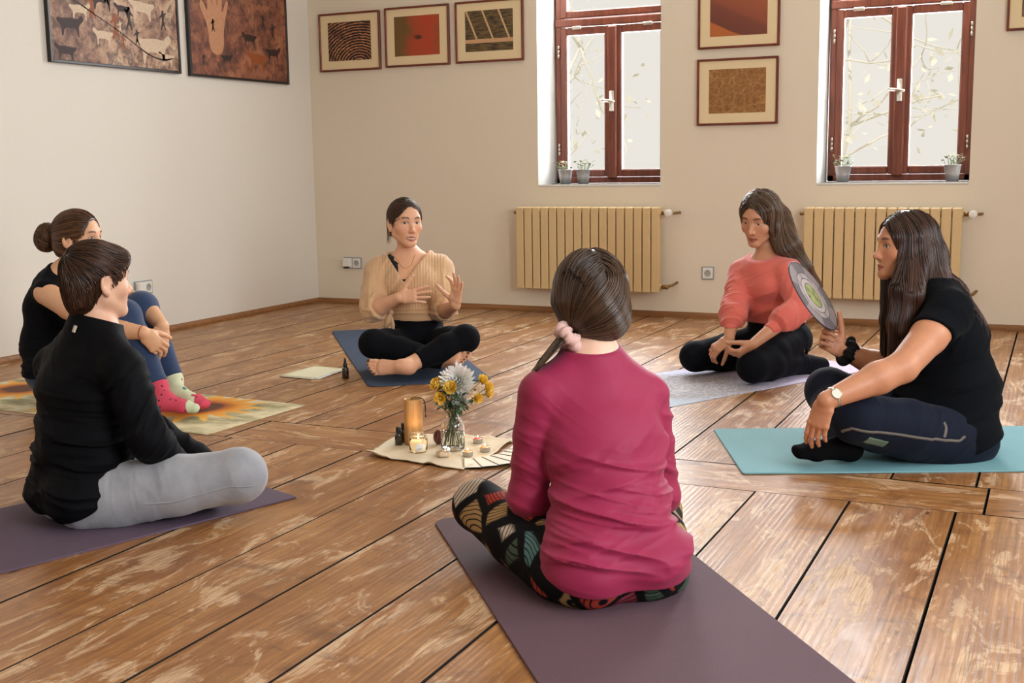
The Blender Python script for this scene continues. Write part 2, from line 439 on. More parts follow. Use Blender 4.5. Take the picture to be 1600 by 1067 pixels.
# ---- garden trees far behind the panes; overexposed glare is put into their pale colours
M_LEAFP = plain('glare_pale_leaf', (233, 231, 217), .8, 0, .02)
M_BARK = plain('glare_pale_bark', (234, 231, 221), .9, 0, .02)
def tree(x, y, h, seed, label, spread=1.6, nleaf=620):
    r = np.random.default_rng(seed)
    root = empty('garden_tree', (x, y, -1.2)); tag(root, label, 'tree')
    mb = MB(); tips = []
    def branch(p, d, L, rad, lev):
        pts = [p]; 
        for i in range(5):
            d = d + r.normal(0, .16, 3) + np.array((0, 0, .05)); d /= np.linalg.norm(d); pts.append(pts[-1]+d*L/5)
        mb.tube(pts, np.linspace(rad, rad*.55, 6), 6)
        if lev < 3:
            for k in range(4 if lev else 6):
                q = pts[r.integers(2, 6)]; nd = d*.5 + r.normal(0, .6, 3); nd /= np.linalg.norm(nd); branch(q, nd, L*.6, rad*.5, lev+1)
        else: tips.append(pts[-1]); tips.append(pts[3])
    branch(np.array((0, 0, 0.)), np.array((0, 0, 1.)), h*.5, .06, 0)
    o = mb.build('trunk', M_BARK, None, True); o.parent = root
    tp = np.array(tips); c = tp[r.integers(0, len(tp), nleaf)] + r.normal(0, .16, (nleaf, 3))
    a = r.normal(size=(nleaf, 3)); a /= np.linalg.norm(a, axis=1)[:, None]; b = np.cross(a, r.normal(size=(nleaf, 3))); b /= np.linalg.norm(b, axis=1)[:, None]
    s = (.03+.04*r.random(nleaf))[:, None]
    V = np.stack([c-a*s, c+b*s*.5, c+a*s, c-b*s*.5], 1).reshape(-1, 3); F = np.arange(4*nleaf).reshape(-1, 4)
    o = np_mesh('foliage', V, F, M_LEAFP, None, False); o.parent = root
tree(-.7, 5.8, 5.0, 3, 'glare-pale tree in the garden behind the left window')
tree(3.45, 6.2, 6.2, 8, 'tall glare-pale tree in the garden behind the right window')
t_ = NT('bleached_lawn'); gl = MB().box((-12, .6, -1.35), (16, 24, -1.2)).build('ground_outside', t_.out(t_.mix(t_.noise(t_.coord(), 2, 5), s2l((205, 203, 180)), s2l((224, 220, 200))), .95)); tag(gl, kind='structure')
# ================================================================ FIXTURES ON THE WALLS
# ---- cast radiators with broad flat columns
M_RAD = plain('cream_radiator_enamel', (218, 189, 140), .42, 0, .04, 60)
M_WHITE = plain('white_plastic', (236, 233, 226), .4, 0, .02)
M_PIPE = plain('dull_brass_pipe', (150, 118, 72), .4, .7)
def radiator(x0, pitch, n, label):
    zb, zt, yf, yb = .173, .735, -.132, -.045
    root = empty('radiator', (x0+n*pitch/2, 0, zb)); tag(root, label, 'radiator', 'cream radiators under the windows')
    o0 = np.array(root.location)
    first = None
    mb = MB(); w = pitch-.007
    mb.box((-w/2, yf, 0), (w/2, yf+.013, zt-zb), .004)                    # flat face
    mb.box((-w/2+.008, yf+.01, .012), (w/2-.008, yb, zt-zb-.012), .01)     # column
    mb.box((-w/2, yf+.003, zt-zb-.03), (w/2, yb-.01, zt-zb+.003), .006)    # top nose
    for k in range(n):
        x = -n*pitch/2 + (k+.5)*pitch
        if first is None: first = mb.build('section', M_RAD); o = first
        else: o = first.copy(); C.objects.link(o)
        o.parent = root; o.location = (x, 0, 0)
    hub = MB().tube([(-n*pitch/2, -.085, .04), (n*pitch/2, -.085, .04)], .02, 12).tube([(-n*pitch/2, -.085, .525), (n*pitch/2, -.085, .525)], .02, 12)
    o = hub.build('header_pipe', M_RAD, None, True); o.parent = root
    xe = n*pitch/2
    v = MB().tube([(xe, -.085, .525), (xe+.035, -.085, .525)], .014, 12).tube([(xe+.03, -.085, .525), (xe+.07, -.085, .525)], .016, 12).tube([(xe+.05, -.085, .525), (xe+.09, -.06, .525), (xe+.10, -.004, .525)], .009, 10)
    o = v.build('supply_valve', M_PIPE, None, True); o.parent = root
    th = MB().lathe([(.001, 0), (.021, 0), (.024, .004), (.024, .04), (.021, .046), (.001, .046)], n=20); 
    o = th.build('thermostat_head', M_WHITE, None, True); o.parent = root; o.rotation_euler = (math.pi/2, 0, 0); o.location = (xe+.055, -.095, .525)
    v = MB().tube([(xe, -.085, .035), (xe+.04, -.085, .035)], .013, 10).tube([(xe+.03, -.085, .035), (xe+.07, -.06, .045), (xe+.085, -.004, .06)], .0085, 8).ball((xe+.035, -.085, .035), .017)
    o = v.build('return_valve', M_PIPE, None, True); o.parent = root
    o = MB().tube([(-xe, -.085, .525), (-xe-.02, -.085, .525)], .010, 8).ball((-xe-.022, -.085, .525), .012).build('bleed_plug', M_PIPE, None, True); o.parent = root
    for s in (-1, 1):
        o = MB().box((s*xe*.7-.012, -.05, .45), (s*xe*.7+.012, -.0015, .475), .003).build('bracket', M_RAD); o.parent = root
radiator(1.745, .0613, 17, 'cream seventeen-column radiator under the left window')
radiator(3.722, .0622, 15, 'cream fifteen-column radiator under the right window behind the long-haired women')

# ---- sockets
M_SOCKF = plain('grey_socket_frame', (150, 158, 166), .45, 0, .02)
M_HOLE = plain('socket_shadow_plastic', (176, 176, 172), .5, 0, .02)
M_BLACKP = plain('black_plastic', (22, 22, 24), .45, 0, .05)
def socket(loc, rz, gangs, label, plug=False):
    root = empty('wall_socket', loc, rz); tag(root, label, 'socket')
    w = .082 if gangs == 1 else .158
    def add(name, mb, mat, smooth=False): o = mb.build(name, mat, None, smooth); o.parent = root; return o
    add('frame', MB().box((-w/2, -.011, -.043), (w/2, 0, .043), .003), M_SOCKF)
    for g in range(gangs):
        cx = (g-(gangs-1)/2)*.074
        lid = plug and g == 0
        pl = add('cover_plate', MB().box((cx-.034, -.0135, -.036), (cx+.034, -.010, .036), .0015), M_WHITE)
        if not lid:
            M = Mloc((cx, -.0138, 0), rx=math.pi/2)
            rim = MB().xf(M).lathe([(.0205, -.0005), (.023, .0015), (.0195, .0012), (.018, -.0004)], n=28, cap=False)
            o = rim.build('socket_rim', M_HOLE, None, True); o.parent = root
            o = MB().xf(M).lathe([(.001, -.0002), (.0195, -.0002)], n=28, cap=False).build('socket_well', M_HOLE); o.parent = root
            pins = MB()
            for dx in (-.0095, .0095): pins.xf(Mloc((cx+dx, -.0142, 0), rx=math.pi/2)).lathe([(.0001, 0), (.0028, 0), (.0028, .0006), (.0001, .0006)], n=10)
            pins.xf(np.eye(4)).tube([(cx, -.011, .011), (cx, -.022, .011)], .0024, 8)
            o = pins.build('contacts', M_BLACKP); o.parent = root
        else:
            add('plugged_adapter', MB().box((cx-.038, -.042, -.028), (cx+.03, -.0135, .034), .006), M_WHITE)
            add('adapter_base', MB().box((cx-.030, -.040, -.040), (cx+.012, -.016, -.027), .004), M_BLACKP)
socket((.324, 0, .309), 0, 2, 'white double socket with an adapter plugged in, low on the window wall near the corner', True)
socket((3.081, 0, .301), 0, 1, 'single white socket between the two radiators')
socket((0, -1.92, .304), math.pi/2, 2, 'white double socket with an adapter plugged in, on the left wall behind the seated pair', True)

# ---- big dark-framed rock pictures on the left wall
def rock_mat(name, seed, warm):
    t = NT(name); co = t.mapping(t.coord(), (1, 1, 1), (seed, seed*.3, seed*.7))
    n1 = t.noise(co, 3.2, 8, .65, .8); n2 = t.noise(co, 16, 6, .7, .3); n3 = t.noise(co, 70, 4, .75)
    a = t.ramp(n1, [(.28, s2l((84, 54, 44))), (.45, s2l((148, 108, 86)) if not warm else s2l((132, 78, 58))), (.58, s2l((196, 160, 130)) if not warm else s2l((164, 104, 74))), (.74, s2l((232, 214, 186)) if not warm else s2l((176, 122, 92)))])
    a = t.mix(t.ramp(n2, [(.40, .75), (.51, 0)]), a, s2l((70, 42, 36)))
    a = t.mix(t.ramp(n2, [(.56, 0), (.68, .4)]), a, s2l((218, 196, 170)) if not warm else s2l((196, 140, 104)))
    a = t.mix(t.ramp(n3, [(.56, 0), (.66, .6)]), a, s2l((52, 32, 27)))
    return t.out(a, .55)
M_ROCK1, M_ROCK2 = rock_mat('pale_rock_print', 2.0, False), rock_mat('red_rock_print', 6.0, True)
M_BLACKF = plain('black_picture_frame', (26, 17, 15), .35)
M_FIGH = plain('pale_hand_print', (196, 142, 106), .6, 0, .25, 50); M_FIGD = plain('dark_painted_figures', (50, 28, 24), .6); M_FIGL = plain('pale_painted_figures', (212, 188, 160), .6, 0, .25, 60); M_FIGO = plain('ochre_painted_marks', (150, 78, 34), .6, 0, .2, 40)
def blob_poly(pts, n=4):
    """closed smooth outline through pts (Chaikin)"""
    p = np.array(pts, float)
    for _ in range(n):
        q = np.roll(p, -1, 0); p = np.stack([.75*p+.25*q, .25*p+.75*q], 1).reshape(-1, 2)
    return p
ANIMAL = [(-.5, .12), (-.46, .22), (-.36, .2), (-.2, .2), (.1, .24), (.32, .2), (.4, .3), (.5, .32), (.56, .22), (.48, .14), (.38, .06), (.33, -.02), (.34, -.3), (.28, -.3), (.25, -.05), (.1, -.06), (-.2, -.05), (-.26, -.3), (-.32, -.3), (-.32, -.02), (-.4, .06)]
FIGURE = [(0, .5), (.07, .46), (.05, .36), (.2, .42), (.22, .38), (.06, .26), (.05, .02), (.18, -.25), (.12, -.28), (0, -.04), (-.1, -.3), (-.16, -.27), (-.06, 0), (-.05, .26), (-.2, .16), (-.22, .2), (-.06, .36), (-.06, .46)]
CRACK = [(-.5, .300), (-.4, .285), (-.3, .250), (-.2, .205), (-.1, .165), (0, .125), (.1, .075), (.2, .025), (.3, -.012), (.4, -.02), (.48, -.005), (.48, -.012), (.4, -.032), (.3, -.022), (.2, .016), (.1, .068), (0, .118), (-.1, .158), (-.2, .198), (-.3, .24), (-.4, .268), (-.5, .275)]
HAND = [(-.2, -.6), (-.22, -.1), (-.44, .22), (-.42, .34), (-.34, .34), (-.2, .1), (-.24, .58), (-.17, .64), (-.11, .58), (-.08, .16), (-.06, .7), (0, .76), (.06, .7), (.05, .16), (.12, .62), (.18, .66), (.23, .58), (.17, .1), (.32, .4), (.38, .4), (.38, .32), (.22, -.1), (.2, -.6)]
def rock_picture(y0, y1, zb, zt, mat, label, figs):
    root = empty('framed_picture', (0, (y0+y1)/2, zb)); tag(root, label, 'picture', 'rock art pictures on the left wall')
    w = y1-y0; h = zt-zb
    fr = MB(); f = .016; d = .03
    for lo, hi in (((.002, -w/2, 0), (d, -w/2+f, h)), ((.002, w/2-f, 0), (d, w/2, h)), ((.002, -w/2+f, 0), (d, w/2-f, f)), ((.002, -w/2+f, h-f), (d, w/2-f, h))): fr.box(lo, hi, .002)
    o = fr.build('frame', M_BLACKF); o.parent = root
    o = MB().box((.002, -w/2+f*.9, f*.9), (d-.008, w/2-f*.9, h-f*.9)).build('print', mat); o.parent = root
    x = d-.0072
    for (pts, cy, cz, sz, m, fl) in figs:
        p = blob_poly(pts, 3); p = np.array([(x, cy+fl*a_*sz, cz+b_*sz) for a_, b_ in p])
        k = len(p); mb = MB().raw(p, [tuple(range(k)) if fl > 0 else tuple(range(k-1, -1, -1))])
        o = mb.build({id(ANIMAL): 'painted_animal', id(FIGURE): 'painted_figure', id(HAND): 'painted_hand'}.get(id(pts), 'painted_crack'), m); o.parent = root
rock_picture(-2.565, -1.479, 1.634, 2.40, M_ROCK1, 'black-framed pale rock painting print with animals, nearer the camera on the left wall',
    [(ANIMAL, .30, .13, .30, M_FIGL, 1), (ANIMAL, -.12, .17, .16, M_FIGL, -1), (ANIMAL, .22, .36, .22, M_FIGL, -1), (FIGURE, -.02, .22, .20, M_FIGO, 1), (FIGURE, .10, .28, .18, M_FIGD, -1),
     (FIGURE, -.2, .32, .2, M_FIGO, 1), (ANIMAL, -.38, .21, .20, M_FIGD, 1), (FIGURE, .04, .14, .12, M_FIGO, -1), (ANIMAL, -.12, .38, .2, M_FIGD, 1), (FIGURE, .4, .3, .16, M_FIGD, 1),
     (ANIMAL, -.30, .30, .16, M_FIGL, 1), (ANIMAL, .05, .34, .13, M_FIGD, -1), (FIGURE, .16, .18, .12, M_FIGD, 1), (FIGURE, -.08, .40, .15, M_FIGO, -1), (ANIMAL, .42, .08, .14, M_FIGL, -1), (ANIMAL, -.42, .06, .16, M_FIGD, -1), (FIGURE, .02, .23, .10, M_FIGL, 1), (FIGURE, -.34, .42, .16, M_FIGD, 1),
     (CRACK, 0, .10, 1.0, M_FIGD, 1)])
rock_picture(-1.388, -.306, 1.628, 2.40, M_ROCK2, 'black-framed red rock painting print with a pale handprint, beside the corner on the left wall',
    [(HAND, -.26, .37, .36, M_FIGH, 1), (FIGURE, -.29, .33, .11, M_FIGD, 1), (ANIMAL, .10, .28, .16, M_FIGD, -1), (FIGURE, .26, .40, .14, M_FIGD, -1), (FIGURE, .37, .34, .15, M_FIGD, 1), (ANIMAL, .36, .20, .17, M_FIGD, 1),
     (FIGURE, .05, .08, .12, M_FIGO, 1), (ANIMAL, .18, .14, .22, M_FIGO, -1), (FIGURE, -.40, .10, .10, M_FIGD, 1), (ANIMAL, -.16, .13, .12, M_FIGD, 1)])

# ---- brown wooden frames with cream mounts on the window wall
M_FRAME = wood_mat('red_brown_frame', (86, 30, 16), (128, 54, 28), (8, 40, 8), .35)
M_MOUNT = plain('cream_mount_board', (232, 210, 168), .8, 0, .02, 200)
def art(name, fn):
    t = NT(name); co = t.coord(); return t.out(fn(t, co), .55)
def a_furrow(t, co):
    c = t.mapping(co, (1, 1, 1), (0, 0, 0)); f = t.wave(t.mapping(co, (1, 1, 1.25), (-.08, 0, .22)), 13, 3.0, 2, 4, typ='RINGS'); n = t.noise(co, 9, 5)
    return t.mix(t.ramp(n, [(.36, .7), (.50, 0)]), t.ramp(f, [(.35, s2l((30, 18, 20))), (.65, s2l((104, 64, 40))), (.92, s2l((200, 138, 92)))]), s2l((26, 16, 18)))
def a_red(t, co):
    x, y, z = t.sep(co); n = t.noise(co, 7, 6); g = t.math('ADD', t.math('MULTIPLY', x, 1.6), t.math('MULTIPLY', n, .5))
    col = t.ramp(t.math('ADD', g, .32), [(.40, s2l((112, 82, 38))), (.54, s2l((168, 70, 36))), (.75, s2l((182, 66, 34))), (.9, s2l((150, 76, 38)))])
    d = t.add('ShaderNodeVectorMath'); d.operation = 'LENGTH'; t.link(t.mapping(co, (1, 1, 1.9), (-.01, 0, .02)), d.inputs[0])
    return t.mix(t.ramp(t.math('ADD', d.outputs['Value'], t.math('MULTIPLY', t.noise(co, 60, 4), .03)), [(.035, .9), (.055, 0)]), col, s2l((60, 34, 24)))
def a_roads(t, co):
    x, y, z = t.sep(co); n = t.noise(t.mapping(co, (1, 1, 6)), 14, 5)
    col = t.ramp(n, [(.35, s2l((38, 32, 26))), (.5, s2l((92, 74, 44))), (.62, s2l((120, 96, 52))), (.75, s2l((60, 50, 36)))])
    s = t.math('ADD', x, t.math('MULTIPLY', z, .42)); f = t.math('FRACT', t.math('MULTIPLY', t.math('ADD', s, 1.0), 8.0))
    up = t.math('GREATER_THAN', z, -.055)
    col = t.mix(t.math('MULTIPLY', t.math('LESS_THAN', f, .11), up), col, s2l((208, 172, 132)))
    band = t.math('MULTIPLY', t.math('LESS_THAN', z, -.055), t.math('GREATER_THAN', z, -.082))
    return t.mix(band, col, s2l((204, 160, 118)))
def a_dune(t, co):
    x, y, z = t.sep(co); s = t.math('ADD', t.math('MULTIPLY', x, .45), z); n = t.noise(co, 150, 3)
    w = t.math('ADD', s, t.math('MULTIPLY', t.noise(co, 6, 2), .03))
    col = t.ramp(t.math('ADD', w, .5), [(.36, s2l((190, 104, 44))), (.385, s2l((190, 104, 44))), (.39, s2l((112, 58, 44))), (.50, s2l((128, 66, 48))), (.53, s2l((150, 78, 52))), (.7, s2l((172, 92, 54)))])
    return t.mix(t.math('MULTIPLY', n, .25), col, s2l((70, 36, 28)))
def a_veins(t, co):
    n = t.noise(co, 40, 6, .7); w_ = t.add('ShaderNodeVectorMath'); w_.operation = 'MULTIPLY_ADD'; t.link(t.noise(co, 12, 4, out='Color'), w_.inputs[0]); w_.inputs[1].default_value = (.05, .05, .05); t.link(co, w_.inputs[2]); v = t.voro(t.mapping(w_.outputs[0], (1, 1, 1.2)), 12, 'DISTANCE_TO_EDGE')
    col = t.ramp(n, [(.3, s2l((118, 74, 34))), (.7, s2l((172, 122, 66)))])
    return t.mix(t.ramp(v, [(.0, .5), (.045, 0)]), col, s2l((206, 158, 94)))
def a_far(t, co): return t.ramp(t.noise(co, 12, 5), [(.3, s2l((70, 50, 44))), (.7, s2l((140, 104, 80)))])
ARTS = dict(furrow=art('print_of_dark_furrows', a_furrow), red=art('print_of_red_field', a_red), roads=art('print_of_field_roads', a_roads), dune=art('print_of_dunes', a_dune), veins=art('print_of_pale_veins', a_veins), far=art('print_of_brown_land', a_far))
def framed(x0, z0, a, label, w=.525, h=.42):
    root = empty('framed_picture', (x0+w/2, 0, z0)); tag(root, label, 'picture', 'brown-framed pictures on the window wall')
    f = .014; d = -.024; fr = MB()
    for lo, hi in (((-w/2, d, 0), (-w/2+f, -.001, h)), ((w/2-f, d, 0), (w/2, -.001, h)), ((-w/2+f, d, 0), (w/2-f, -.001, f)), ((-w/2+f, d, h-f), (w/2-f, -.001, h))): fr.box(lo, hi, .003)
    o = fr.build('frame', M_FRAME); o.parent = root
    o = MB().box((-w/2+f*.9, d+.010, f*.9), (w/2-f*.9, -.001, h-f*.9)).build('mount', M_MOUNT); o.parent = root
    pw, ph = w*.70/2, h*.66/2
    o = MB().box((-pw, -.0015, -ph), (pw, 0, ph)).build('print', ARTS[a]); o.parent = root; o.location = (0, d+.0096, h*.51)
framed(.105, 1.73, 'furrow', 'brown-framed picture of dark curved furrows, nearest the corner on the window wall')
framed(.672, 1.737, 'red', 'brown-framed picture of a red field with a dark spot')
framed(1.246, 1.739, 'roads', 'brown-framed picture of fields crossed by pale tracks, beside the left window')
framed(3.003, 1.743, 'dune', 'brown-framed picture of orange and brown slopes, upper of two between the windows')
framed(3.000, 1.260, 'veins', 'brown-framed picture of ochre ground with pale veins, lower of two between the windows')
framed(4.840, 1.752, 'far', 'brown-framed picture cut off at the upper right, right of the right window')

# ---- metal pots with small white flowers on the sills
M_ZINC = plain('pale_zinc_pot', (206, 206, 206), .38, .35, .05, 20)
M_SOIL = plain('potting_soil', (60, 44, 32), .95)
M_LEAF = plain('soft_green_leaf', (134, 146, 108), .6, 0, .2, 40)
M_PETALW = plain('white_petal', (244, 242, 232), .6, 0, .03)
M_YCORE = plain('pale_yellow_flower_centre', (222, 206, 130), .7)
def small_pot(x, seed, label, lean=0.0):
    r = np.random.default_rng(seed); y = .12
    root = empty('potted_flower', (x, y, WZ0)); tag(root, label, 'potted plant', 'zinc pots of white flowers on the window sills')
    pot = MB().lathe([(.034, 0), (.036, .001), (.043, .05), (.049, .095), (.052, .098), (.052, .102), (.048, .102), (.046, .09), (.001, .088)], n=28)
    o = pot.build('pot', M_ZINC, None, True); o.parent = root
    o = MB().lathe([(.001, .091), (.046, .0885)], n=20, cap=False).build('soil', M_SOIL); o.parent = root
    lf = MB()
    for k in range(26):
        a = r.random()*6.28; q = .046*r.random()**.5; b = np.array((q*math.cos(a)*.6, q*math.sin(a)*.6, .09)); t = b+np.array((q*math.cos(a)*.9+lean*.03, q*math.sin(a)*.9, .02+.05*r.random()))
        lf.tube([b, (b+t)/2+r.normal(0, .004, 3), t], [.0012, .001, .0008], 4)
        d = r.normal(size=3); d[2] = abs(d[2])*.3; d /= np.linalg.norm(d); s = np.cross(d, r.normal(size=3)); s /= np.linalg.norm(s); L = .014+.014*r.random()
        lf.raw([t-s*.001, t+d*L*.5+s*L*.28, t+d*L, t+d*L*.5-s*L*.28, t+d*L*.5+np.array((0, 0, .004))], [(0, 1, 4), (1, 2, 4), (2, 3, 4), (3, 0, 4)])
    o = lf.build('leaves', M_LEAF); o.parent = root
    for k in range(9):
        c = np.array((r.normal(0, .020)+lean*.015, r.normal(0, .02), .135+.03*r.random())); fl = MB()
        for j in range(7):
            a = 6.28*j/7+r.random()*.3; u = np.array((math.cos(a), math.sin(a), .35)); sd_ = np.array((-math.sin(a), math.cos(a), 0)); L = .020
            fl.raw([c, c+u*L*.6+sd_*L*.4, c+u*L+np.array((0, 0, -.002)), c+u*L*.6-sd_*L*.4], [(0, 1, 2), (0, 2, 3)])
        o = fl.build('blossom', M_PETALW); o.parent = root
        q = MB().ball(c+np.array((0, 0, .003)), .0035, 6, 4).build('blossom_centre', M_YCORE); q.parent = o
small_pot(2.018, 1, 'small zinc pot of white flowers at the left jamb of the left window', -.3)
small_pot(2.152, 2, 'small zinc pot of white flowers second from the jamb of the left window', .3)
small_pot(3.914, 3, 'small zinc pot of white flowers at the left jamb of the right window')
small_pot(4.566, 4, 'small zinc pot of white flowers at the right jamb of the right window', .5)
# ================================================================ FIGURES: smooth distance fields meshed into continuous skins
QUICK = 1.0
def nrm(v): v = np.asarray(v, float); return v/(np.linalg.norm(v)+1e-12)
def _hash(ix, iy, iz, seed):
    h = (ix*73856093) ^ (iy*19349663) ^ (iz*83492791) ^ (seed*2654435)
    h = (h ^ (h >> 13))*1274126177 & 0x7fffffff
    return ((h ^ (h >> 16)) & 0xffff).astype(np.float32)/65535.0
def vnoise(p, seed=0):
    """value noise in -1..1"""
    f = np.floor(p); i = f.astype(np.int64); t = (p-f).astype(np.float32); t = t*t*(3-2*t)
    x, y, z = i[:, 0], i[:, 1], i[:, 2]; r = 0
    for dx in (0, 1):
        wx = t[:, 0] if dx else 1-t[:, 0]
        for dy in (0, 1):
            wy = t[:, 1] if dy else 1-t[:, 1]
            for dz in (0, 1):
                wz = t[:, 2] if dz else 1-t[:, 2]
                r = r + wx*wy*wz*_hash(x+dx, y+dy, z+dz, seed)
    return r*2-1
def smin(a, b, k):
    if k <= 0: return np.minimum(a, b)
    h = np.clip(.5+.5*(b-a)/k, 0, 1)
    return b+(a-b)*h-k*h*(1-h)
def smax(a, b, k): return -smin(-a, -b, k)
class Part:
    """a group of round shapes blended into one distance field"""
    def __init__(s): s.p = []
    def cone(s, a, b, ra, rb, k=.02, op=1):
        a = np.asarray(a, np.float32); b = np.asarray(b, np.float32); r = max(ra, rb)
        s.p.append(('c', a, b, ra, rb, k, op, np.minimum(a, b)-r, np.maximum(a, b)+r)); return s
    def chain(s, pts, rads, k=.02):
        for i in range(len(pts)-1): s.cone(pts[i], pts[i+1], rads[i], rads[i+1], k)
        return s
    def flat(s, a, b, side, wa, da, wb, db, k=.03, op=1):
        """elliptic capsule: half width w along side, half depth d across"""
        a = np.asarray(a, np.float32); b = np.asarray(b, np.float32); ax = nrm(b-a); sd = nrm(np.asarray(side, float)-ax*(ax @ np.asarray(side, float))); n = np.cross(ax, sd)
        r = max(wa, da, wb, db)
        s.p.append(('e', a, b, ax.astype(np.float32), sd.astype(np.float32), n.astype(np.float32), (wa, da, wb, db), k, op, np.minimum(a, b)-r, np.maximum(a, b)+r)); return s
    def ell(s, c, R, r, k=.02, op=1):
        c = np.asarray(c, np.float32); m = max(r)
        s.p.append(('o', c, np.asarray(R, np.float32), np.asarray(r, np.float32), k, op, c-m, c+m)); return s
    def ball(s, c, r, k=.02, op=1): return s.cone(c, np.asarray(c, float)+1e-4, r, r, k, op)
    def lo(s): return np.min([q[-2] for q in s.p], 0)
    def hi(s): return np.max([q[-1] for q in s.p], 0)
    def __call__(s, P):
        P = np.asarray(P, np.float32); D = np.full(len(P), .25, np.float32); plo = P.min(0) if len(P) else 0
        for q in s.p:
            k, op = (q[5], q[6]) if q[0] == 'c' else (q[7], q[8]) if q[0] == 'e' else (q[4], q[5])
            m = .05+k
            I = np.nonzero(np.all((P > q[-2]-m) & (P < q[-1]+m), axis=1))[0]
            if len(I) == 0: continue
            X = P[I]
            if q[0] == 'c':
                _, a, b, ra, rb = q[:5]; ab = b-a; pa = X-a
                t = np.clip(pa @ ab/(ab @ ab+1e-12), 0, 1); v = pa-t[:, None]*ab
                d = np.sqrt(np.einsum('ij,ij->i', v, v))-(ra+(rb-ra)*t)
            elif q[0] == 'e':
                _, a, b, ax, sd, n, (wa, da, wb, db) = q[:7]; L = float(np.linalg.norm(b-a)); pa = X-a
                z = pa @ ax; t = np.clip(z/L, 0, 1); w = wa+(wb-wa)*t; dd = da+(db-da)*t
                x = pa @ sd; y = pa @ n; e = z-t*L; m_ = np.minimum(w, dd)
                k0 = np.sqrt((x/w)**2+(y/dd)**2+(e/m_)**2); k1 = np.sqrt((x/w**2)**2+(y/dd**2)**2+(e/m_**2)**2)+1e-6
                d = k0*(k0-1)/k1
                d = np.where(k0 < .2, -m_*.8, d)
            else:
                _, c, R, r = q[:4]; X = (X-c) @ R.T
                k0 = np.linalg.norm(X/r, axis=1); k1 = np.linalg.norm(X/r**2, axis=1)+1e-6
                d = k0*(k0-1)/k1; d = np.where(k0 < .2, -float(r.min())*.8, d)
            D[I] = smin(D[I], d, k) if op > 0 else smax(D[I], -d, k)
        return D
def union(parts, k=.02):
    """distance field blending several Parts (pairs (part, k) allowed)"""
    ps = [(p if isinstance(p, tuple) else (p, k)) for p in parts]
    def f(P):
        d = ps[0][0](P)
        for p, kk in ps[1:]: d = smin(d, p(P), kk)
        return d
    f.lo = lambda: np.min([p.lo() for p, _ in ps], 0); f.hi = lambda: np.max([p.hi() for p, _ in ps], 0)
    for a in ('lo', 'hi'): pass
    return f
def iso(fn, h, lo=None, hi=None, pad=.03):
    """mesh the zero set of fn: coarse pass, then surface nets on a fine grid near the surface"""
    lo = (fn.lo() if lo is None else np.asarray(lo, float))-pad; hi = (fn.hi() if hi is None else np.asarray(hi, float))+pad
    H = 4*h; n = np.ceil((hi-lo)/H).astype(int)+1
    ax = [lo[i]+H*(np.arange(n[i])+.5) for i in range(3)]
    G = np.stack(np.meshgrid(*ax, indexing='ij'), -1).reshape(-1, 3).astype(np.float32)
    dc = fn(G).reshape(n); act = np.abs(dc) < 7.5*h
    D = np.repeat(np.repeat(np.repeat(np.where(dc < 0, -1, 1).astype(np.float32), 4, 0), 4, 1), 4, 2)
    ci = np.argwhere(act)
    o = np.stack(np.meshgrid(*[np.arange(4)]*3, indexing='ij'), -1).reshape(-1, 3)
    fi = (ci[:, None, :]*4+o[None]).reshape(-1, 3)
    pts = (lo+h*(fi+.5)).astype(np.float32)
    val = np.concatenate([fn(pts[i:i+400000]) for i in range(0, len(pts), 400000)])
    D[fi[:, 0], fi[:, 1], fi[:, 2]] = val
    # surface nets on the cells of the active blocks (dilated by one cell)
    S = D < 0
    A = np.zeros(D.shape, bool); A[fi[:, 0], fi[:, 1], fi[:, 2]] = True
    c = np.zeros(tuple(np.array(D.shape)-1), np.uint8)
    for dx in (0, 1):
        for dy in (0, 1):
            for dz in (0, 1): c += S[dx:D.shape[0]-1+dx, dy:D.shape[1]-1+dy, dz:D.shape[2]-1+dz]
    mixed = (c > 0) & (c < 8); del c, A
    I = np.argwhere(mixed); ids = np.full(mixed.shape, -1, np.int32); ids[I[:, 0], I[:, 1], I[:, 2]] = np.arange(len(I)); del mixed
    corner = {}
    for dx in (0, 1):
        for dy in (0, 1):
            for dz in (0, 1): corner[(dx, dy, dz)] = D[I[:, 0]+dx, I[:, 1]+dy, I[:, 2]+dz]
    acc = np.zeros((len(I), 3), np.float32); cnt = np.zeros(len(I), np.float32)
    for a in range(3):
        for u in (0, 1):
            for w in (0, 1):
                k0 = [0, 0, 0]; oth = [x for x in range(3) if x != a]; k0[oth[0]] = u; k0[oth[1]] = w; k1 = list(k0); k1[a] = 1
                d0, d1 = corner[tuple(k0)], corner[tuple(k1)]; m = (d0 < 0) != (d1 < 0)
                t = np.where(m, d0/(d0-d1+1e-20), 0)
                p = np.zeros((len(I), 3), np.float32); p[:, oth[0]] = u; p[:, oth[1]] = w; p[:, a] = t
                acc += p*m[:, None]; cnt += m
    V = lo+h*(I+.5+acc/cnt[:, None])
    F = []
    for a in range(3):
        sl0 = [slice(None)]*3; sl1 = [slice(None)]*3; sl0[a] = slice(0, -1); sl1[a] = slice(1, None)
        E = np.argwhere(S[tuple(sl0)] != S[tuple(sl1)])
        b, c_ = [(1, 2), (2, 0), (0, 1)][a]
        ok = (E[:, b] > 0) & (E[:, c_] > 0) & (E[:, b] < D.shape[b]-1) & (E[:, c_] < D.shape[c_]-1); E = E[ok]
        q = []
        for (u, w) in ((1, 1), (0, 1), (0, 0), (1, 0)):
            J = E.copy(); J[:, b] -= u; J[:, c_] -= w; q.append(ids[J[:, 0], J[:, 1], J[:, 2]])
        q = np.stack(q, 1); inside = S[E[:, 0], E[:, 1], E[:, 2]]
        q[~inside] = q[~inside][:, ::-1]
        F.append(q)
    F = np.concatenate(F); F = F[(F >= 0).all(1)]
    return V, F
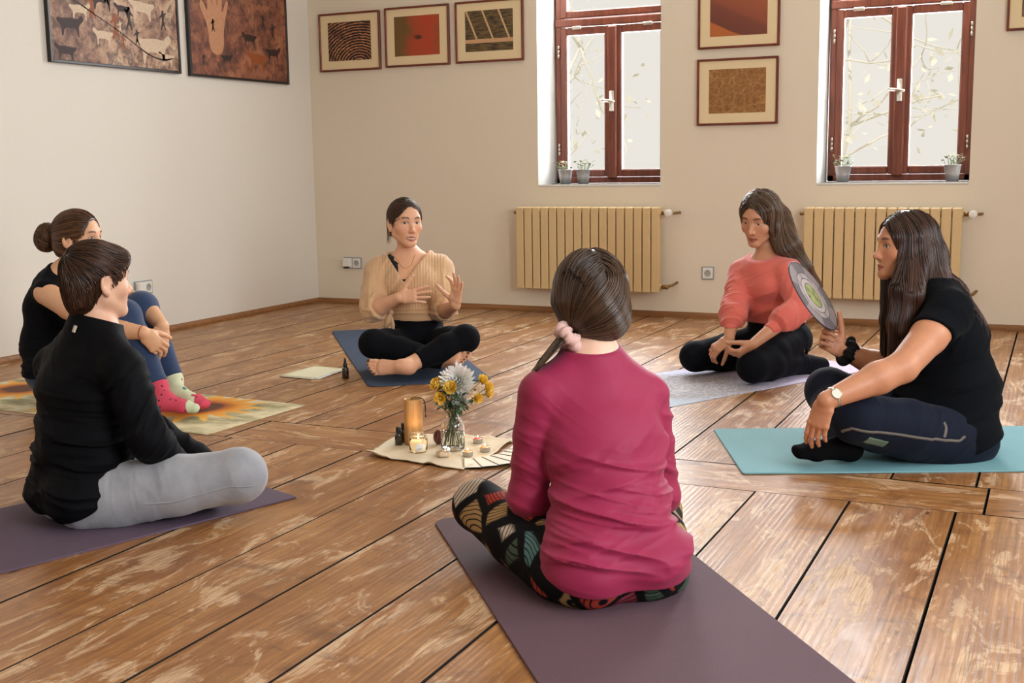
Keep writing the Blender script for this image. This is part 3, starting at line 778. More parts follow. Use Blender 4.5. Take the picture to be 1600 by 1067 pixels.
def grad(fn, P, e=.002):
    g = np.stack([fn(P+np.array(d)*e)-fn(P-np.array(d)*e) for d in ((1, 0, 0), (0, 1, 0), (0, 0, 1))], 1)
    return g/(np.linalg.norm(g, axis=1)[:, None]+1e-9)
def keep_main(V, F, least=200):
    """drop tiny loose islands"""
    n = len(V); lab = np.arange(n)
    E = np.concatenate([F[:, [0, 1]], F[:, [1, 2]], F[:, [2, 3]], F[:, [3, 0]]])
    for _ in range(400):
        m = np.minimum(lab[E[:, 0]], lab[E[:, 1]]); new = lab.copy()
        np.minimum.at(new, E[:, 0], m); np.minimum.at(new, E[:, 1], m); new = new[new]
        if (new == lab).all(): break
        lab = new
    u, inv, ct = np.unique(lab, return_inverse=True, return_counts=True)
    ok = ct[inv] >= least; mp = np.cumsum(ok)-1
    F = F[ok[F].all(1)]; return V[ok], mp[F]
# ---- folds
def ridges(P, d, wl, seed, warp=.9, ws=5.0, sharp=1.6):
    """irregular fold crests 0..1 running across direction d, wl apart, about 1/ws long"""
    d = nrm(d); b = nrm(np.cross(d, (.31, .17, .93))); c = np.cross(d, b)
    x = P @ d.astype(np.float32); y = P @ b.astype(np.float32); z = P @ c.astype(np.float32)
    Q = np.stack([x/wl, y*ws, z*ws], 1).astype(np.float32); Q[:, 0] += warp*.8*vnoise(np.stack([x*3, y*ws*.7, z*ws*.7], 1), seed+3)
    r = 1-np.abs(vnoise(Q, seed))*1.6; r = np.clip(r, 0, 1)**sharp
    q = 1-np.abs(vnoise(Q*np.array((1.9, 1.5, 1.5), np.float32), seed+5))*1.6
    return r*(.55+.45*np.clip(vnoise(Q*.45, seed+7)+.5, 0, 1))+.28*np.clip(q, 0, 1)**sharp
def near(P, c, r):
    return np.exp(-np.sum((P-np.asarray(c, np.float32))**2, 1)/(r*r))

# ---- head in its own frame: x to the person's right ear... y forward, z up
class Frame:
    def __init__(s, o, fwd, up, sc=1.0):
        s.o = np.asarray(o, float); s.y = nrm(fwd); s.z = nrm(np.asarray(up, float)-s.y*(s.y @ np.asarray(up, float))); s.x = np.cross(s.y, s.z); s.sc = sc
        s.R = np.stack([s.x, s.y, s.z])
    def w(s, x, y, z): return s.o + s.sc*(x*s.x+y*s.y+z*s.z)
    def l(s, P): return (np.asarray(P)-s.o) @ s.R.T/s.sc
def tilt(R, ax, a):
    """rotate the frame rows about local axis ax"""
    c, q = math.cos(a), math.sin(a); i, j = [(1, 2), (2, 0), (0, 1)][ax]; R = np.array(R, float).copy(); ri, rj = R[i].copy(), R[j].copy()
    R[i] = c*ri+q*rj; R[j] = -q*ri+c*rj; return R
def head(fr, smile=0.0, jaw=1.0, ear=True):
    p = Part(); w = fr.w; s = fr.sc; R = fr.R
    p.ell(w(0, -.012, .032), R, np.array((.074, .094, .084))*s, .01)
    p.ell(w(0, .026, -.010), R, np.array((.064, .060, .085))*s, .03)
    for q in (-1, 1):
        p.cone(w(q*.050*jaw, .002, -.058), w(q*.016, .068, -.100), .020*s, .014*s, .030)
        p.ell(w(q*.041, .052, -.030), R, np.array((.023, .022, .022))*s, .022)
    p.ell(w(0, .060, -.058), R, np.array((.036, .027, .036))*s, .024)
    p.ell(w(0, .072, -.101), R, np.array((.019, .015, .014))*s, .018)
    p.cone(w(-.034, .074, .024), w(.034, .074, .024), .009*s, .009*s, .018)
    for q in (-1, 1): p.ell(w(q*.031, .095, .001), R, np.array((.019, .017, .0115))*s, .012, -1)
    p.cone(w(0, .080, .006), w(0, .100, -.033), .0060*s, .0088*s, .014)
    p.ball(w(0, .1025, -.037), .0098*s, .010)
    for q in (-1, 1):
        p.ball(w(q*.0105, .092, -.0415), .0072*s, .008)
        p.ell(w(q*.0062, .099, -.0480), R, np.array((.0032, .0045, .003))*s, .003, -1)
    for q in (-1, 1):   # eyeballs and lids
        p.ball(w(q*.031, .0665, .000), .0125*s, .003)
        p.cone(w(q*.020, .0745, .0062), w(q*.031, .0775, .0078), .0032*s, .0034*s, .004)
        p.cone(w(q*.031, .0775, .0078), w(q*.043, .0705, .0050), .0034*s, .003*s, .004)
        p.cone(w(q*.021, .0745, -.0085), w(q*.042, .0705, -.0085), .0032*s, .003*s, .006)
    m = .0205+.005*smile; up = .004*smile
    p.cone(w(-m, .0735, -.0715+up), w(-.005, .0885, -.0675), .0035*s, .0052*s, .005)
    p.cone(w(m, .0735, -.0715+up), w(.005, .0885, -.0675), .0035*s, .0052*s, .005)
    lo = -.0795-.004*smile
    p.cone(w(-m*.85, .074, -.0745+up*.6), w(-.004, .0855, lo), .0035*s, .0062*s, .005)
    p.cone(w(m*.85, .074, -.0745+up*.6), w(.004, .0855, lo), .0035*s, .0062*s, .005)
    if ear:
        for q in (-1, 1):
            Re = tilt(R, 2, q*.35)
            p.ell(w(q*.077, -.010, -.008), Re, np.array((.0075, .019, .031))*s, .008)
            p.ell(w(q*.084, -.008, -.004), Re, np.array((.0065, .0105, .018))*s, .005, -1)
            p.cone(w(q*.077, -.004, -.036), w(q*.077, -.004, -.040), .0085*s, .007*s, .006)
    return p
SKIN = dict(light=(226, 176, 142), pale=(232, 190, 164), tan=(206, 150, 112))
def face_colours(V, fr, base, lips=(186, 104, 92), brow=(70, 46, 34), iris=(46, 34, 28), smile=0.0, gaze=(0, 0), lid=0.0, blush=.35, teeth=False, nails=()):
    L = fr.l(V); x, y, z = L[:, 0], L[:, 1], L[:, 2]
    col = np.tile(np.array(s2l(base), np.float32), (len(V), 1))
    def blend(mask, rgb):
        nonlocal col
        m = np.clip(mask, 0, 1)[:, None]; col = col*(1-m)+np.array(s2l(rgb), np.float32)*m
    face = (y > .03) & (np.abs(x) < .08) & (z > -.13) & (z < .12)
    for q in (-1, 1):
        blend(blush*np.exp(-(((x-q*.042)/.022)**2+((z+.032)/.018)**2))*(y > .03), (216, 128, 104))
    blend(.12*np.exp(-((x/.016)**2+((z+.040)/.012)**2))*(y > .09), (214, 130, 108))
    ax = np.abs(x); sm = lambda a, b, v: np.clip((v-a)/(b-a), 0, 1)
    # brows
    zb = .0225+.004*np.sin(np.clip((ax-.014)/.034, 0, 1)*2.6)
    blend(.95*(1-sm(.0026, .0050, np.abs(z-zb)))*sm(.012, .017, ax)*(1-sm(.044, .050, ax))*(y > .05), brow)
    # eyes
    for q in (-1, 1):
        ex = (x-q*.0315)/.0145; ez = (z-.0003)/(.0068*(1-.55*lid)); ins = ex**2+np.abs(ez)**1.6
        eye = (1-sm(.75, 1.15, ins))*(y > .06)
        blend(eye, (204, 190, 178))
        di = np.hypot(x-q*.0315-gaze[0]*.004, (z-gaze[1]*.003))
        blend(eye*(1-sm(.0052, .0068, di)), iris); blend(eye*(1-sm(.0022, .0034, di)), (16, 12, 10))
        lash = (1-sm(.10, .48, np.abs(ins-1.12)))*(z > -.001+.002*lid)*(y > .055)
        blend(.9*lash, (40, 26, 22)); blend(.35*(1-sm(0, .3, np.abs(ins-1.1)))*(z <= 0)*(y > .055), (120, 76, 62))
    # lips
    m = .0225+.005*smile; t = np.clip(ax/m, 0, 1); mid = -.0735+.0035*smile*t**2
    top = -.0625-.0075*t**2+.0015*np.exp(-((ax-.006)/.004)**2); bot = (-.0865-.004*smile)+.0115*t**2.2
    inl = sm(0, .0022, top-z)*sm(0, .0022, z-bot)*(1-sm(.94, 1.04, ax/m))*(y > .055)
    blend(.85*inl, lips)
    gap = .0010+.0026*smile
    if teeth: blend((1-sm(gap*.7, gap+.001, np.abs(z-mid)))*(1-sm(.80, .9, ax/m))*(y > .06), (232, 224, 214))
    blend((1-sm(.0008, .0022, np.abs(z-mid-(gap if teeth else 0)*.9)))*(1-sm(.9, 1.02, ax/m))*(y > .06), (92, 40, 36))
    blend(.8*np.exp(-(((ax-.0062)/.0030)**2+((z+.0475)/.0022)**2))*(y > .092), (92, 48, 40))
    for c, r in nails: blend((1-np.clip((np.linalg.norm(V-c, axis=1)/r-.75)/.25, 0, 1))*.9, (40, 12, 18))
    return col
def hand(wrist, d, n, right, curls, spread=.06, thumb=(.5, .35, .3), sc=1.0, thumb_out=.75, palm_len=.085):
    """wrist, finger direction, palm normal, curl angles per finger (index..little)"""
    p = Part(); d = nrm(d); n = nrm(np.asarray(n, float)-d*(d @ np.asarray(n, float))); s = np.cross(d, n)*(1 if right else -1); W = np.asarray(wrist, float)
    pl = palm_len*sc
    p.flat(W-d*.01*sc, W+d*pl*.30, s, .023*sc, .018*sc, .032*sc, .0165*sc, .010)
    p.flat(W+d*pl*.30, W+d*pl*.92, s, .032*sc, .0155*sc, .037*sc, .0125*sc, .010)
    p.ell(W+d*pl*.38+s*.022*sc+n*.008*sc, np.stack([s, d, n]), np.array((.014, .026, .014))*sc, .012)
    K = [(.0275, .96, .074, .0088), (.0095, 1.0, .082, .0090), (-.0090, .97, .075, .0086), (-.0265, .89, .059, .0078)]
    for i, (o, f, L, r) in enumerate(K):
        b = W+s*o*sc+d*pl*f; c = curls[i] if hasattr(curls[i], '__len__') else (curls[i], curls[i]*1.15, curls[i]*.7)
        ang = 0; q = b; sp = spread*(1.5-i)
        p.ball(b-n*.001, r*1.08*sc, .006)
        for j, fr_ in enumerate((.46, .30, .24)):
            ang += c[j]; dr = nrm((d*math.cos(sp)+s*math.sin(sp))*math.cos(ang)+n*math.sin(ang)); e = q+dr*L*fr_*sc
            p.cone(q, e, r*(1-.10*j)*sc, r*(.92-.11*j)*sc, .0035); q = e
    q = W+d*pl*.22+s*.022*sc+n*.006*sc; dr = nrm(d*.62+s*thumb_out+n*thumb[0])
    for j, (L, r0, r1) in enumerate(((.043, .0135, .0110), (.034, .0108, .0096), (.026, .0095, .0075))):
        e = q+dr*L*sc; p.cone(q, e, r0*sc, r1*sc, .007 if j == 0 else .003); q = e
        a = thumb[1] if j == 0 else thumb[2]
        dr = nrm(dr*math.cos(a)+nrm(d*.8+n*.5-s*.2)*math.sin(a))
    return p
def foot(heel, toe, up, sc=1.0, toes=True, big_side=None, ankle=None):
    """heel and toe points on the sole's mid line; up = away from the sole"""
    p = Part(); h = np.asarray(heel, float); t = np.asarray(toe, float); d = nrm(t-h); u = nrm(np.asarray(up, float)-d*(d @ np.asarray(up, float))); s = np.cross(d, u)
    L = np.linalg.norm(t-h); bs = s if big_side is None else nrm(np.asarray(big_side, float))
    if bs @ s < 0: s = -s
    p.ball(h+d*.02+u*.030*sc, .030*sc, .02)
    p.flat(h+d*.03+u*.030*sc, h+d*L*.68+u*.020*sc, s, .028*sc, .029*sc, .041*sc, .018*sc, .02)
    p.flat(h+d*L*.35+u*.045*sc, h+d*L*.70+u*.022*sc, s, .022*sc, .024*sc, .030*sc, .016*sc, .02)
    if ankle is not None: p.cone(h+d*.05+u*.045*sc, ankle, .033*sc, .031*sc, .03)
    p.tips = []
    if toes:
        for i, (o, l, r) in enumerate(((.028, 1.0, .0125), (.009, 1.01, .0085), (-.007, .97, .008), (-.021, .92, .0075), (-.033, .85, .007))):
            a = h+d*L*(.70-.02*i)+s*o*sc+u*.015*sc; b = h+d*(L*l-.010)+s*o*1.08*sc+u*(.010+.002)*sc
            m = (a+b)/2+u*.005*sc; p.chain([a, m, b], [r*sc, r*.95*sc, r*1.02*sc], .004); p.tips.append((b+u*r*.8*sc+d*r*.35*sc, r*.85*sc))
    else:
        p.flat(h+d*L*.66+u*.019*sc, h+d*(L-.022)+u*.015*sc, s, .040*sc, .017*sc, .030*sc, .014*sc, .015)
    return p

# ---- hair: a cap mesh plus hundreds of fine strands laid along a flow field over it
def hair_mat(name, dark, light, rough=.34, sheen=0.0):
    t = NT(name); r = t.attr('rnd', 'Fac'); co = t.coord()
    f = t.noise(co, 26, 3)
    col = t.ramp(t.math('ADD', t.math('MULTIPLY', r, .75), t.math('MULTIPLY', f, .25)), [(.15, s2l(dark)), (.55, tuple((a+b)/2 for a, b in zip(s2l(dark), s2l(light)))), (.9, s2l(light))])
    t.b.inputs['Specular IOR Level'].default_value = .5
    return t.out(col, rough)
def strands(fn, seeds, dirf, n, step, lift=(-.001, .0025), r0=.0011, r=None, stop=None, free=None):
    """trace tubes over the field fn; dirf(P, i) -> direction; returns V, F, rnd"""
    r = r or np.random.default_rng(3)
    m = len(seeds); lv = (lift[0]+(lift[1]-lift[0])*r.random(m)).astype(np.float32); rnd = r.random(m); Pn = np.asarray(seeds, np.float32).copy(); path = [Pn.copy()]; alive = np.ones(m, bool)
    for i in range(n):
        g = grad(fn, Pn); d = dirf(Pn, i, rnd).astype(np.float32); d -= g*np.sum(g*d, 1)[:, None]*.9
        d /= np.linalg.norm(d, axis=1)[:, None]+1e-9
        if stop is not None: alive &= ~stop(Pn)
        Pn = Pn+d*step*alive[:, None]
        for _ in range(2):
            g = grad(fn, Pn); e = fn(Pn)-lv; Pn = Pn-g*np.clip(e, -.02, .02)[:, None]*alive[:, None]
        path.append(Pn.copy())
    return tubes(np.stack(path, 1), rnd, r0)
def tubes(Q, rnd, r0, taper=.35, sides=4):
    """Q (m, n, 3) polylines -> one mesh of fine four-sided tubes"""
    m, n, _ = Q.shape; T = np.gradient(Q, axis=1); T /= np.linalg.norm(T, axis=2)[..., None]+1e-9
    ref = np.zeros_like(T); ref[..., 2] = 1; ref[np.abs(T[..., 2]) > .9] = (1, 0, 0)
    u = np.cross(T, ref); u /= np.linalg.norm(u, axis=2)[..., None]+1e-9; w = np.cross(T, u)
    rad = r0*(1-(1-taper)*np.linspace(0, 1, n)**3)[None, :]*(.7+.6*rnd[:, None])
    V = np.stack([Q+rad[..., None]*(math.cos(a)*u+math.sin(a)*w) for a in np.arange(sides)*2*math.pi/sides], 2)
    base = (np.arange(m)[:, None]*n+np.arange(n-1)[None])*sides
    F = np.stack([np.stack([base+i, base+(i+1) % sides, base+sides+(i+1) % sides, base+sides+i], -1) for i in range(sides)], 2).reshape(-1, 4)
    return V.reshape(-1, 3), F, np.repeat(rnd, n*sides)
def join(meshes):
    V = []; F = []; R = []; n = 0
    for v, f, r in meshes: V.append(v); F.append(np.asarray(f)+n); R.append(r); n += len(v)
    return np.concatenate(V), np.concatenate(F), np.concatenate(R)
def hair_obj(parent, mat, meshes):
    V, F, R = join(meshes); return np_mesh('hair', V, F, mat, parent, True, {'rnd': ('FLOAT', R)})
def seed_on(V, fn=None, n=1500, r=None, mask=None):
    r = r or np.random.default_rng(1); I = np.arange(len(V)) if mask is None else np.nonzero(mask)[0]
    return V[r.choice(I, n, replace=len(I) < n)]
class field:
    """wrap a function of points with a bounding box"""
    def __init__(s, f, lo, hi): s.f = f; s._lo = np.asarray(lo, float); s._hi = np.asarray(hi, float)
    def __call__(s, P): return s.f(P)
    def lo(s): return s._lo
    def hi(s): return s._hi
def plane(P, pt, n): return (P-np.asarray(pt, np.float32)) @ np.asarray(nrm(n), np.float32)

# ---- skin and cloth materials
def skin_mat():
    t = NT('skin'); c = t.attr('Col', 'Color'); co = t.coord(); f = t.noise(co, 60, 4)
    col = t.mix(t.ramp(f, [(.35, .10), (.7, 0)]), c, s2l((170, 100, 76)))
    t.bump(t.noise(co, 420, 2), .08, .0006)
    t.b.inputs['Subsurface Weight'].default_value = .12; t.b.inputs['Subsurface Radius'].default_value = (.012, .005, .003); t.b.inputs['Subsurface Scale'].default_value = .6
    return t.out(col, .5)
M_SKIN = skin_mat()
def cloth_mat(name, rgb, rgb2=None, rough=.85, sheen=.15, weave=900, spec=.3):
    t = NT(name); co = t.coord(); f = t.noise(co, 14, 4); g = t.noise(co, weave, 2)
    a = s2l(rgb); b = s2l(rgb2 or rgb)
    col = t.mix(f, a, b); col = t.mix(t.ramp(g, [(.3, .22), (.7, 0)]), col, tuple(x*.55 for x in a))
    t.bump(g, .25, .0006); t.b.inputs['Sheen Weight'].default_value = sheen; t.b.inputs['Specular IOR Level'].default_value = spec
    return t.out(col, rough)
def person(bodyfn, h, label, colours):
    V, F = iso(bodyfn, h); V, F = keep_main(V, F)
    o = np_mesh('person', V, F, M_SKIN, None, True, {'Col': ('FLOAT_COLOR', colours(V))})
    tag(o, label, 'person'); return o
def garment(name, fn, h, mat, parent, attrs=None, least=200):
    V, F = iso(fn, h); V, F = keep_main(V, F, least)
    return np_mesh(name, V, F, mat, parent, True, attrs(V) if attrs else None)
# ================================================================ THE SIX SITTERS
RW, DW, UP = np.array([math.cos(YAW), math.sin(YAW), 0]), np.array([-math.sin(YAW), math.cos(YAW), 0]), np.array([0, 0, 1.0])
def cw(r, d, z=0.0): return r*RW+d*DW+z*UP          # right / away / up directions of the room as the camera stands
GROUND = .0065
def rest(fn, z=GROUND):
    """keep a figure above the mat it sits on"""
    return field(lambda X: np.maximum(fn(X), z-X[:, 2]), fn.lo(), fn.hi())
def inflate(fn, off):
    if callable(off): return field(lambda X: fn(X)-off(X), fn.lo()-.02, fn.hi()+.02)
    return field(lambda X: fn(X)-off, fn.lo()-off, fn.hi()+off)
def torso(pel, waist, chest, upper, neckb, headb, rgt, shL, shR, w, neck=.050, sh=.050, bust=None, fwd=None):
    """w = ((half width, half depth) at pelvis, waist, chest, upper)"""
    p = Part(); (a, b), (c, d), (e, f), (g, h) = w
    p.flat(pel, waist, rgt, a, b, c, d, .04); p.flat(waist, chest, rgt, c, d, e, f, .04); p.flat(chest, upper, rgt, e, f, g, h, .04)
    p.cone(shL, upper-UP*.01, sh*.95, h*.95, .04); p.cone(shR, upper-UP*.01, sh*.95, h*.95, .04)
    p.cone(shL+(neckb-shL)*.15, neckb-UP*.006, sh*.62, neck*.98, .05); p.cone(shR+(neckb-shR)*.15, neckb-UP*.006, sh*.62, neck*.98, .05)
    p.cone(upper, neckb, h*.9, neck*1.12, .03); p.cone(neckb, headb, neck*1.04, neck*.95, .015)
    if bust is not None:
        for s in (-1, 1): p.ell(chest+rgt*s*bust[0]+fwd*bust[1]+UP*bust[3], np.stack([rgt, fwd, np.cross(rgt, fwd)]), (bust[2], bust[2]*.85, bust[2]*.95), .04)
    return p
def arm(sh, el, wr, r=(.046, .037, .024), k=.015):
    p = Part(); sh, el, wr = map(np.asarray, (sh, el, wr))
    p.cone(sh, sh+(el-sh)*.45, r[0]*1.03, r[0]*.95, k); p.cone(sh+(el-sh)*.45, el, r[0]*.95, r[1], k)
    p.cone(el, el+(wr-el)*.32, r[1], r[1]*1.05, k); p.cone(el+(wr-el)*.32, wr, r[1]*1.05, r[2], k); return p
def leg(hip, kn, an, r=(.085, .060, .036), k=.02):
    p = Part(); hip, kn, an = map(np.asarray, (hip, kn, an))
    p.cone(hip, hip+(kn-hip)*.5, r[0], r[0]*.90, k); p.cone(hip+(kn-hip)*.5, kn, r[0]*.90, r[1], k); p.ball(kn, r[1]*1.02, k)
    p.cone(kn, kn+(an-kn)*.35, r[1]*.92, r[1]*.96, k); p.cone(kn+(an-kn)*.35, an, r[1]*.96, r[2], k); return p
def cut(part, pt, n, rad=None):
    """shorten a limb: keep what lies behind the plane through pt with normal n"""
    if rad is None: return field(lambda X: smax(part(X), plane(X, pt, n), .008), part.lo(), part.hi())
    pt = np.asarray(pt, np.float32)
    return field(lambda X: smax(part(X), np.where(np.sum((X-pt)**2, 1) < rad*rad, plane(X, pt, n), -1), .008), part.lo(), part.hi())
def snap(fn, pts, lift=.001, it=4):
    """lay points onto a field's surface"""
    X = np.asarray(pts, np.float32).copy()
    for _ in range(it): g = grad(fn, X); X = X-g*np.clip(fn(X)-lift, -.05, .05)[:, None]
    return X
def ribbon(name, fn, pts, width, mat, parent, lift=.0015, n=40, nrm_hint=None, nw=3):
    """a flat band laid on a surface along a path"""
    t = np.linspace(0, len(pts)-1, n); pts = np.asarray(pts, float); i = np.clip(t.astype(int), 0, len(pts)-2); f = (t-i)[:, None]
    c = snap(fn, pts[i]*(1-f)+pts[i+1]*f, lift); T = np.gradient(c, axis=0); T /= np.linalg.norm(T, axis=1)[:, None]+1e-9
    g = grad(fn, c.astype(np.float32)); s = np.cross(T, g); s /= np.linalg.norm(s, axis=1)[:, None]+1e-9
    rows = [snap(fn, c+s*width*(q/(nw-1)-.5), lift, 2) for q in range(nw)]
    inn = [snap(fn, c+s*width*(q/(nw-1)-.5), -.002, 2) for q in (nw-1, 0)]
    L = rows+inn; m = len(L); V = np.stack(L, 1).reshape(-1, 3)
    F = [(a*m+b, a*m+(b+1) % m, (a+1)*m+(b+1) % m, (a+1)*m+b) for a in range(n-1) for b in range(m)]
    return np_mesh(name, V, F, mat, parent, True)
def ring_band(name, c, axis, R, r, mat, parent, bumps=0, seed=1, n=40, m=10, flat=1.0, squash=None):
    """torus round an axis; bumps > 0 gathers it like a scrunchie"""
    ax = nrm(axis); u = nrm(np.cross(ax, (0.3, .2, 1))); v = np.cross(ax, u); q = np.random.default_rng(seed)
    V = []; ph = q.random(6)*6.28
    for i in range(n):
        a = 2*math.pi*i/n; e = u*math.cos(a)+v*math.sin(a); bb = bumps*(.6*math.sin(7*a+ph[0])+.5*math.sin(11*a+ph[1])+.4*math.sin(17*a+ph[2]))
        for j in range(m):
            b = 2*math.pi*j/m; rr = r*(1+bb*(.5+.5*math.cos(2*b+ph[3]+3*a)))
            V.append(np.asarray(c)+e*(R+rr*math.cos(b)+r*.25*bb)+ax*(rr*flat*math.sin(b)+r*.4*bumps*math.sin(5*a+ph[4])))
    F = [(i*m+j, i*m+(j+1) % m, ((i+1) % n)*m+(j+1) % m, ((i+1) % n)*m+j) for i in range(n) for j in range(m)]
    return np_mesh(name, V, F, mat, parent, True)
def hair_cap(fr, r=(.088, .108, .100), c=(0, -.016, .026), face=((0, .098, -.022), (.066, .066, .100)), extra=None, nape=-.085, slope=.55, y0=.03, low=(.068, .055, .062)):
    """hair mass round the skull with the face left open"""
    p = Part(); s = fr.sc
    p.ell(fr.w(*c), fr.R, np.array(r)*s, .02)
    p.ell(fr.w(0, -.055, -.035), fr.R, np.array(low)*s, .03)
    if extra: extra(p)
    f = Part(); f.ell(fr.w(*face[0]), fr.R, np.array(face[1])*s, .01)
    def fn(X):
        d = smax(p(X), -f(X), .012); L = fr.l(X)
        return smax(d, -(L[:, 2]-nape-slope*np.clip(L[:, 1]+y0, 0, .2))*.8, .01)
    return field(fn, p.lo(), p.hi())
M_BLACKC = cloth_mat('black_cotton', (10, 11, 14), (13, 14, 17), .8, .0, 900, .06)

# ---------------------------------------------------------------- woman with her back to us, pink top
def sitter_pink_back():
    f = cw(-.33, .94); rg = np.cross(f, UP)
    pel = P(955, 868, 2.84); waist = P(954, 790, 2.87); chest = P(940, 680, 2.92); upper = P(930, 610, 2.94); neckb = P(923, 547, 2.955)
    hd = Frame(P(921, 468, 2.975), cw(-.30, .94, -.16), cw(-.03, .1, 1), 1.0)
    shL, shR = P(846, 616, 2.89), P(1010, 620, 3.00)
    elL, wrL = P(826, 778, 2.93), P(893, 822, 3.10); elR, wrR = P(1031, 772, 3.06), P(955, 825, 3.16)
    hipL, hipR = P(880, 885, 2.84), P(1020, 890, 2.90); knL, anL = P(748, 790, 3.12), P(905, 835, 3.26); knR, anR = P(1026, 800, 3.24), P(900, 845, 3.14)
    T = torso(pel, waist, chest, upper, neckb, hd.w(0, -.02, -.05), rg, shL, shR, ((.148, .105), (.116, .088), (.136, .098), (.125, .070)))
    for s in (-1, 1): T.ell(pel+rg*s*.075-UP*.025-f*.02, np.stack([rg, f, UP]), (.095, .105, .082), .04)
    aL, aR = arm(shL, elL, wrL, (.046, .040, .027)), arm(shR, elR, wrR, (.046, .040, .027)); lL, lR = leg(hipL, knL, anL), leg(hipR, knR, anR)
    hL = hand(wrL, cw(.8, .4, -.2), cw(.1, .3, -.9), False, [.5]*4); hR = hand(wrR, cw(-.8, .3, -.2), cw(0, .3, -.9), True, [.5]*4)
    fL = foot(anL+cw(.02, .02, -.03), anL+cw(.20, .08, -.03), cw(-.2, .8, .4), .95, False, UP, anL); fR = foot(anR+cw(0, 0, -.03), anR+cw(-.20, .06, -.03), cw(.2, .8, .4), .95, False, UP, anR)
    H = head(hd)
    body = rest(union([T, (H, .02), (lL, .03), (lR, .03), (aL, .012), (aR, .012), (hL, .008), (hR, .008), (fL, .012), (fR, .012)], .01))
    o = person(body, .004, 'woman in a pink long-sleeved top sitting cross-legged with her back to the camera', lambda V: face_colours(V, hd, SKIN['pale']))
    # patterned leggings
    low = union([cut(T, pel+UP*.14-f*.1, nrm(UP*.9-f*.15)), (cut(lL, anL, anL-knL, .08), .03), (cut(lR, anR, anR-knR, .08), .03)])
    def leggings(X):
        d = low(X)-.0045-.0012*ridges(X, nrm(knL-hipL), .03, 4, 1.0, 9)*near(X, hipL, .16)
        return d
    garment('leggings', rest(field(leggings, low.lo()-.01, low.hi()+.01), GROUND-.001), .004, M_LEAFPRINT, o)
    # long-sleeved top
    lat = nrm(rg); hp, hn = pel-f*.12-UP*.034, nrm(-UP+f*.42+.05*lat)
    up = union([cut(T, hp-hn*.012, hn), (cut(aL, wrL, wrL-elL), .010), (cut(aR, wrR, wrR-elR), .010)])
    def top(X):
        h = X[:, 2]; lowm = np.clip((.40-h)/.16, 0, 1); s = (X-pel) @ lat
        d1 = nrm(UP+.20*lat); d2 = nrm(UP-.35*lat); d3 = nrm(UP-.85*lat)
        arms = np.minimum(aL(X), aR(X)); onarm = np.clip((.02-arms+T(X))/.03, 0, 1)
        fo = .021*ridges(X, d1, .036, 3, .7, 3.6, 1.5)*lowm+.011*ridges(X, d2, .055, 8, .8, 3.6, 1.5)*lowm+.015*ridges(X, d3, .085, 12, .6, 2.6, 1.6)*np.clip(1-np.abs(h-.34)/.18, 0, 1)
        fo = fo*(1-onarm)+onarm*(0.010*ridges(X, nrm(UP+.5*lat), .042, 21, .8, 4.5)*np.clip((.60-h)/.2, 0, 1))
        fo = fo+.008*near(X, P(850, 690, 2.86), .09)*ridges(X, nrm(UP+.9*lat), .03, 5, .5, 5)+.007*near(X, P(1045, 690, 2.95), .10)*ridges(X, nrm(UP-.7*lat), .03, 6, .5, 5)
        loose = .006+.012*np.clip((.26-h)/.18, 0, 1)*(1-onarm); fo = fo*np.where(onarm > .5, 1, np.clip(-plane(X, hp, hn)/.05, .12, 1))
        d = up(X)-loose-fo
        d = smax(d, plane(X, neckb+UP*.014, nrm(UP+cw(.04, -.18))), .006)
        return d
    garment('long_sleeved_top', rest(field(top, up.lo()-.04, up.hi()+.04)), .0032, M_PINKTOP, o)
    # hair drawn to a low side tie
    tie = P(890, 523, 2.905)
    cap = hair_cap(hd, (.090, .108, .103), (-.002, -.018, .024), nape=-.11, extra=lambda p: (p.cone(hd.w(0, -.07, -.03), tie+cw(.012, .03, .012), .062, .022, .03), p.ell(hd.w(.016, -.048, -.055), hd.R, (.056, .060, .048), .03), p.cone(hd.w(-.055, -.02, -.01), tie+cw(.01, .04, .02), .045, .02, .03)))
    V, F = iso(cap, .004); q = np.random.default_rng(2)
    capm = snap(cap, V, -.002, 1)
    sd = seed_on(V, n=3600, r=q, mask=hd.l(V)[:, 1] < .05)
    part = hd.w(0.004, -.01, .13)
    def dirf(X, i, rnd):
        t = tie-X; dist = np.linalg.norm(t, axis=1)[:, None]; t = t/(dist+1e-6)
        L = hd.l(X); side = np.sign(L[:, 0])[:, None]*hd.x; w = np.clip((L[:, 2]-.03)/.08, 0, 1)[:, None]
        return t*(1-.75*w)+side*w*.75-hd.y*w*.25
    st = strands(cap, sd, dirf, 22, .011, (-.001, .0035), .0011, q, lambda X: np.linalg.norm(X-tie, axis=1) < .020)
    # the tail over the left shoulder
    m = 620; tp = [tie, P(872, 538, 2.885), P(856, 552, 2.89), P(838, 575, 2.95), P(826, 630, 3.02), P(824, 690, 3.05)]
    tp = np.array(tp); off = q.normal(size=(m, 2))*.55; tt = np.linspace(0, 1, 14); idx = tt*(len(tp)-1); i0 = np.clip(idx.astype(int), 0, len(tp)-2); ctr = tp[i0]*(1-(idx-i0))[:, None]+tp[i0+1]*(idx-i0)[:, None]
    wd = (.013+.017*np.sin(np.pi*np.clip(tt*1.1, 0, 1)))[:, None]
    Q = np.stack([ctr+wd*(o_[0]*cw(.6, .2, .7)+o_[1]*cw(.2, .9, .3)) for o_ in off])
    tail = tubes(Q, q.random(m), .0014)
    hair_obj(o, M_HAIRD, [(capm, F, np.full(len(V), .25)), st, tail])
    ring_band('scrunchie', tie+cw(-.004, -.004, -.004), cw(-.62, -.1, -.55), 0.0225, .0165, M_SCRUNCH, o, .42, 4, 72, 14)
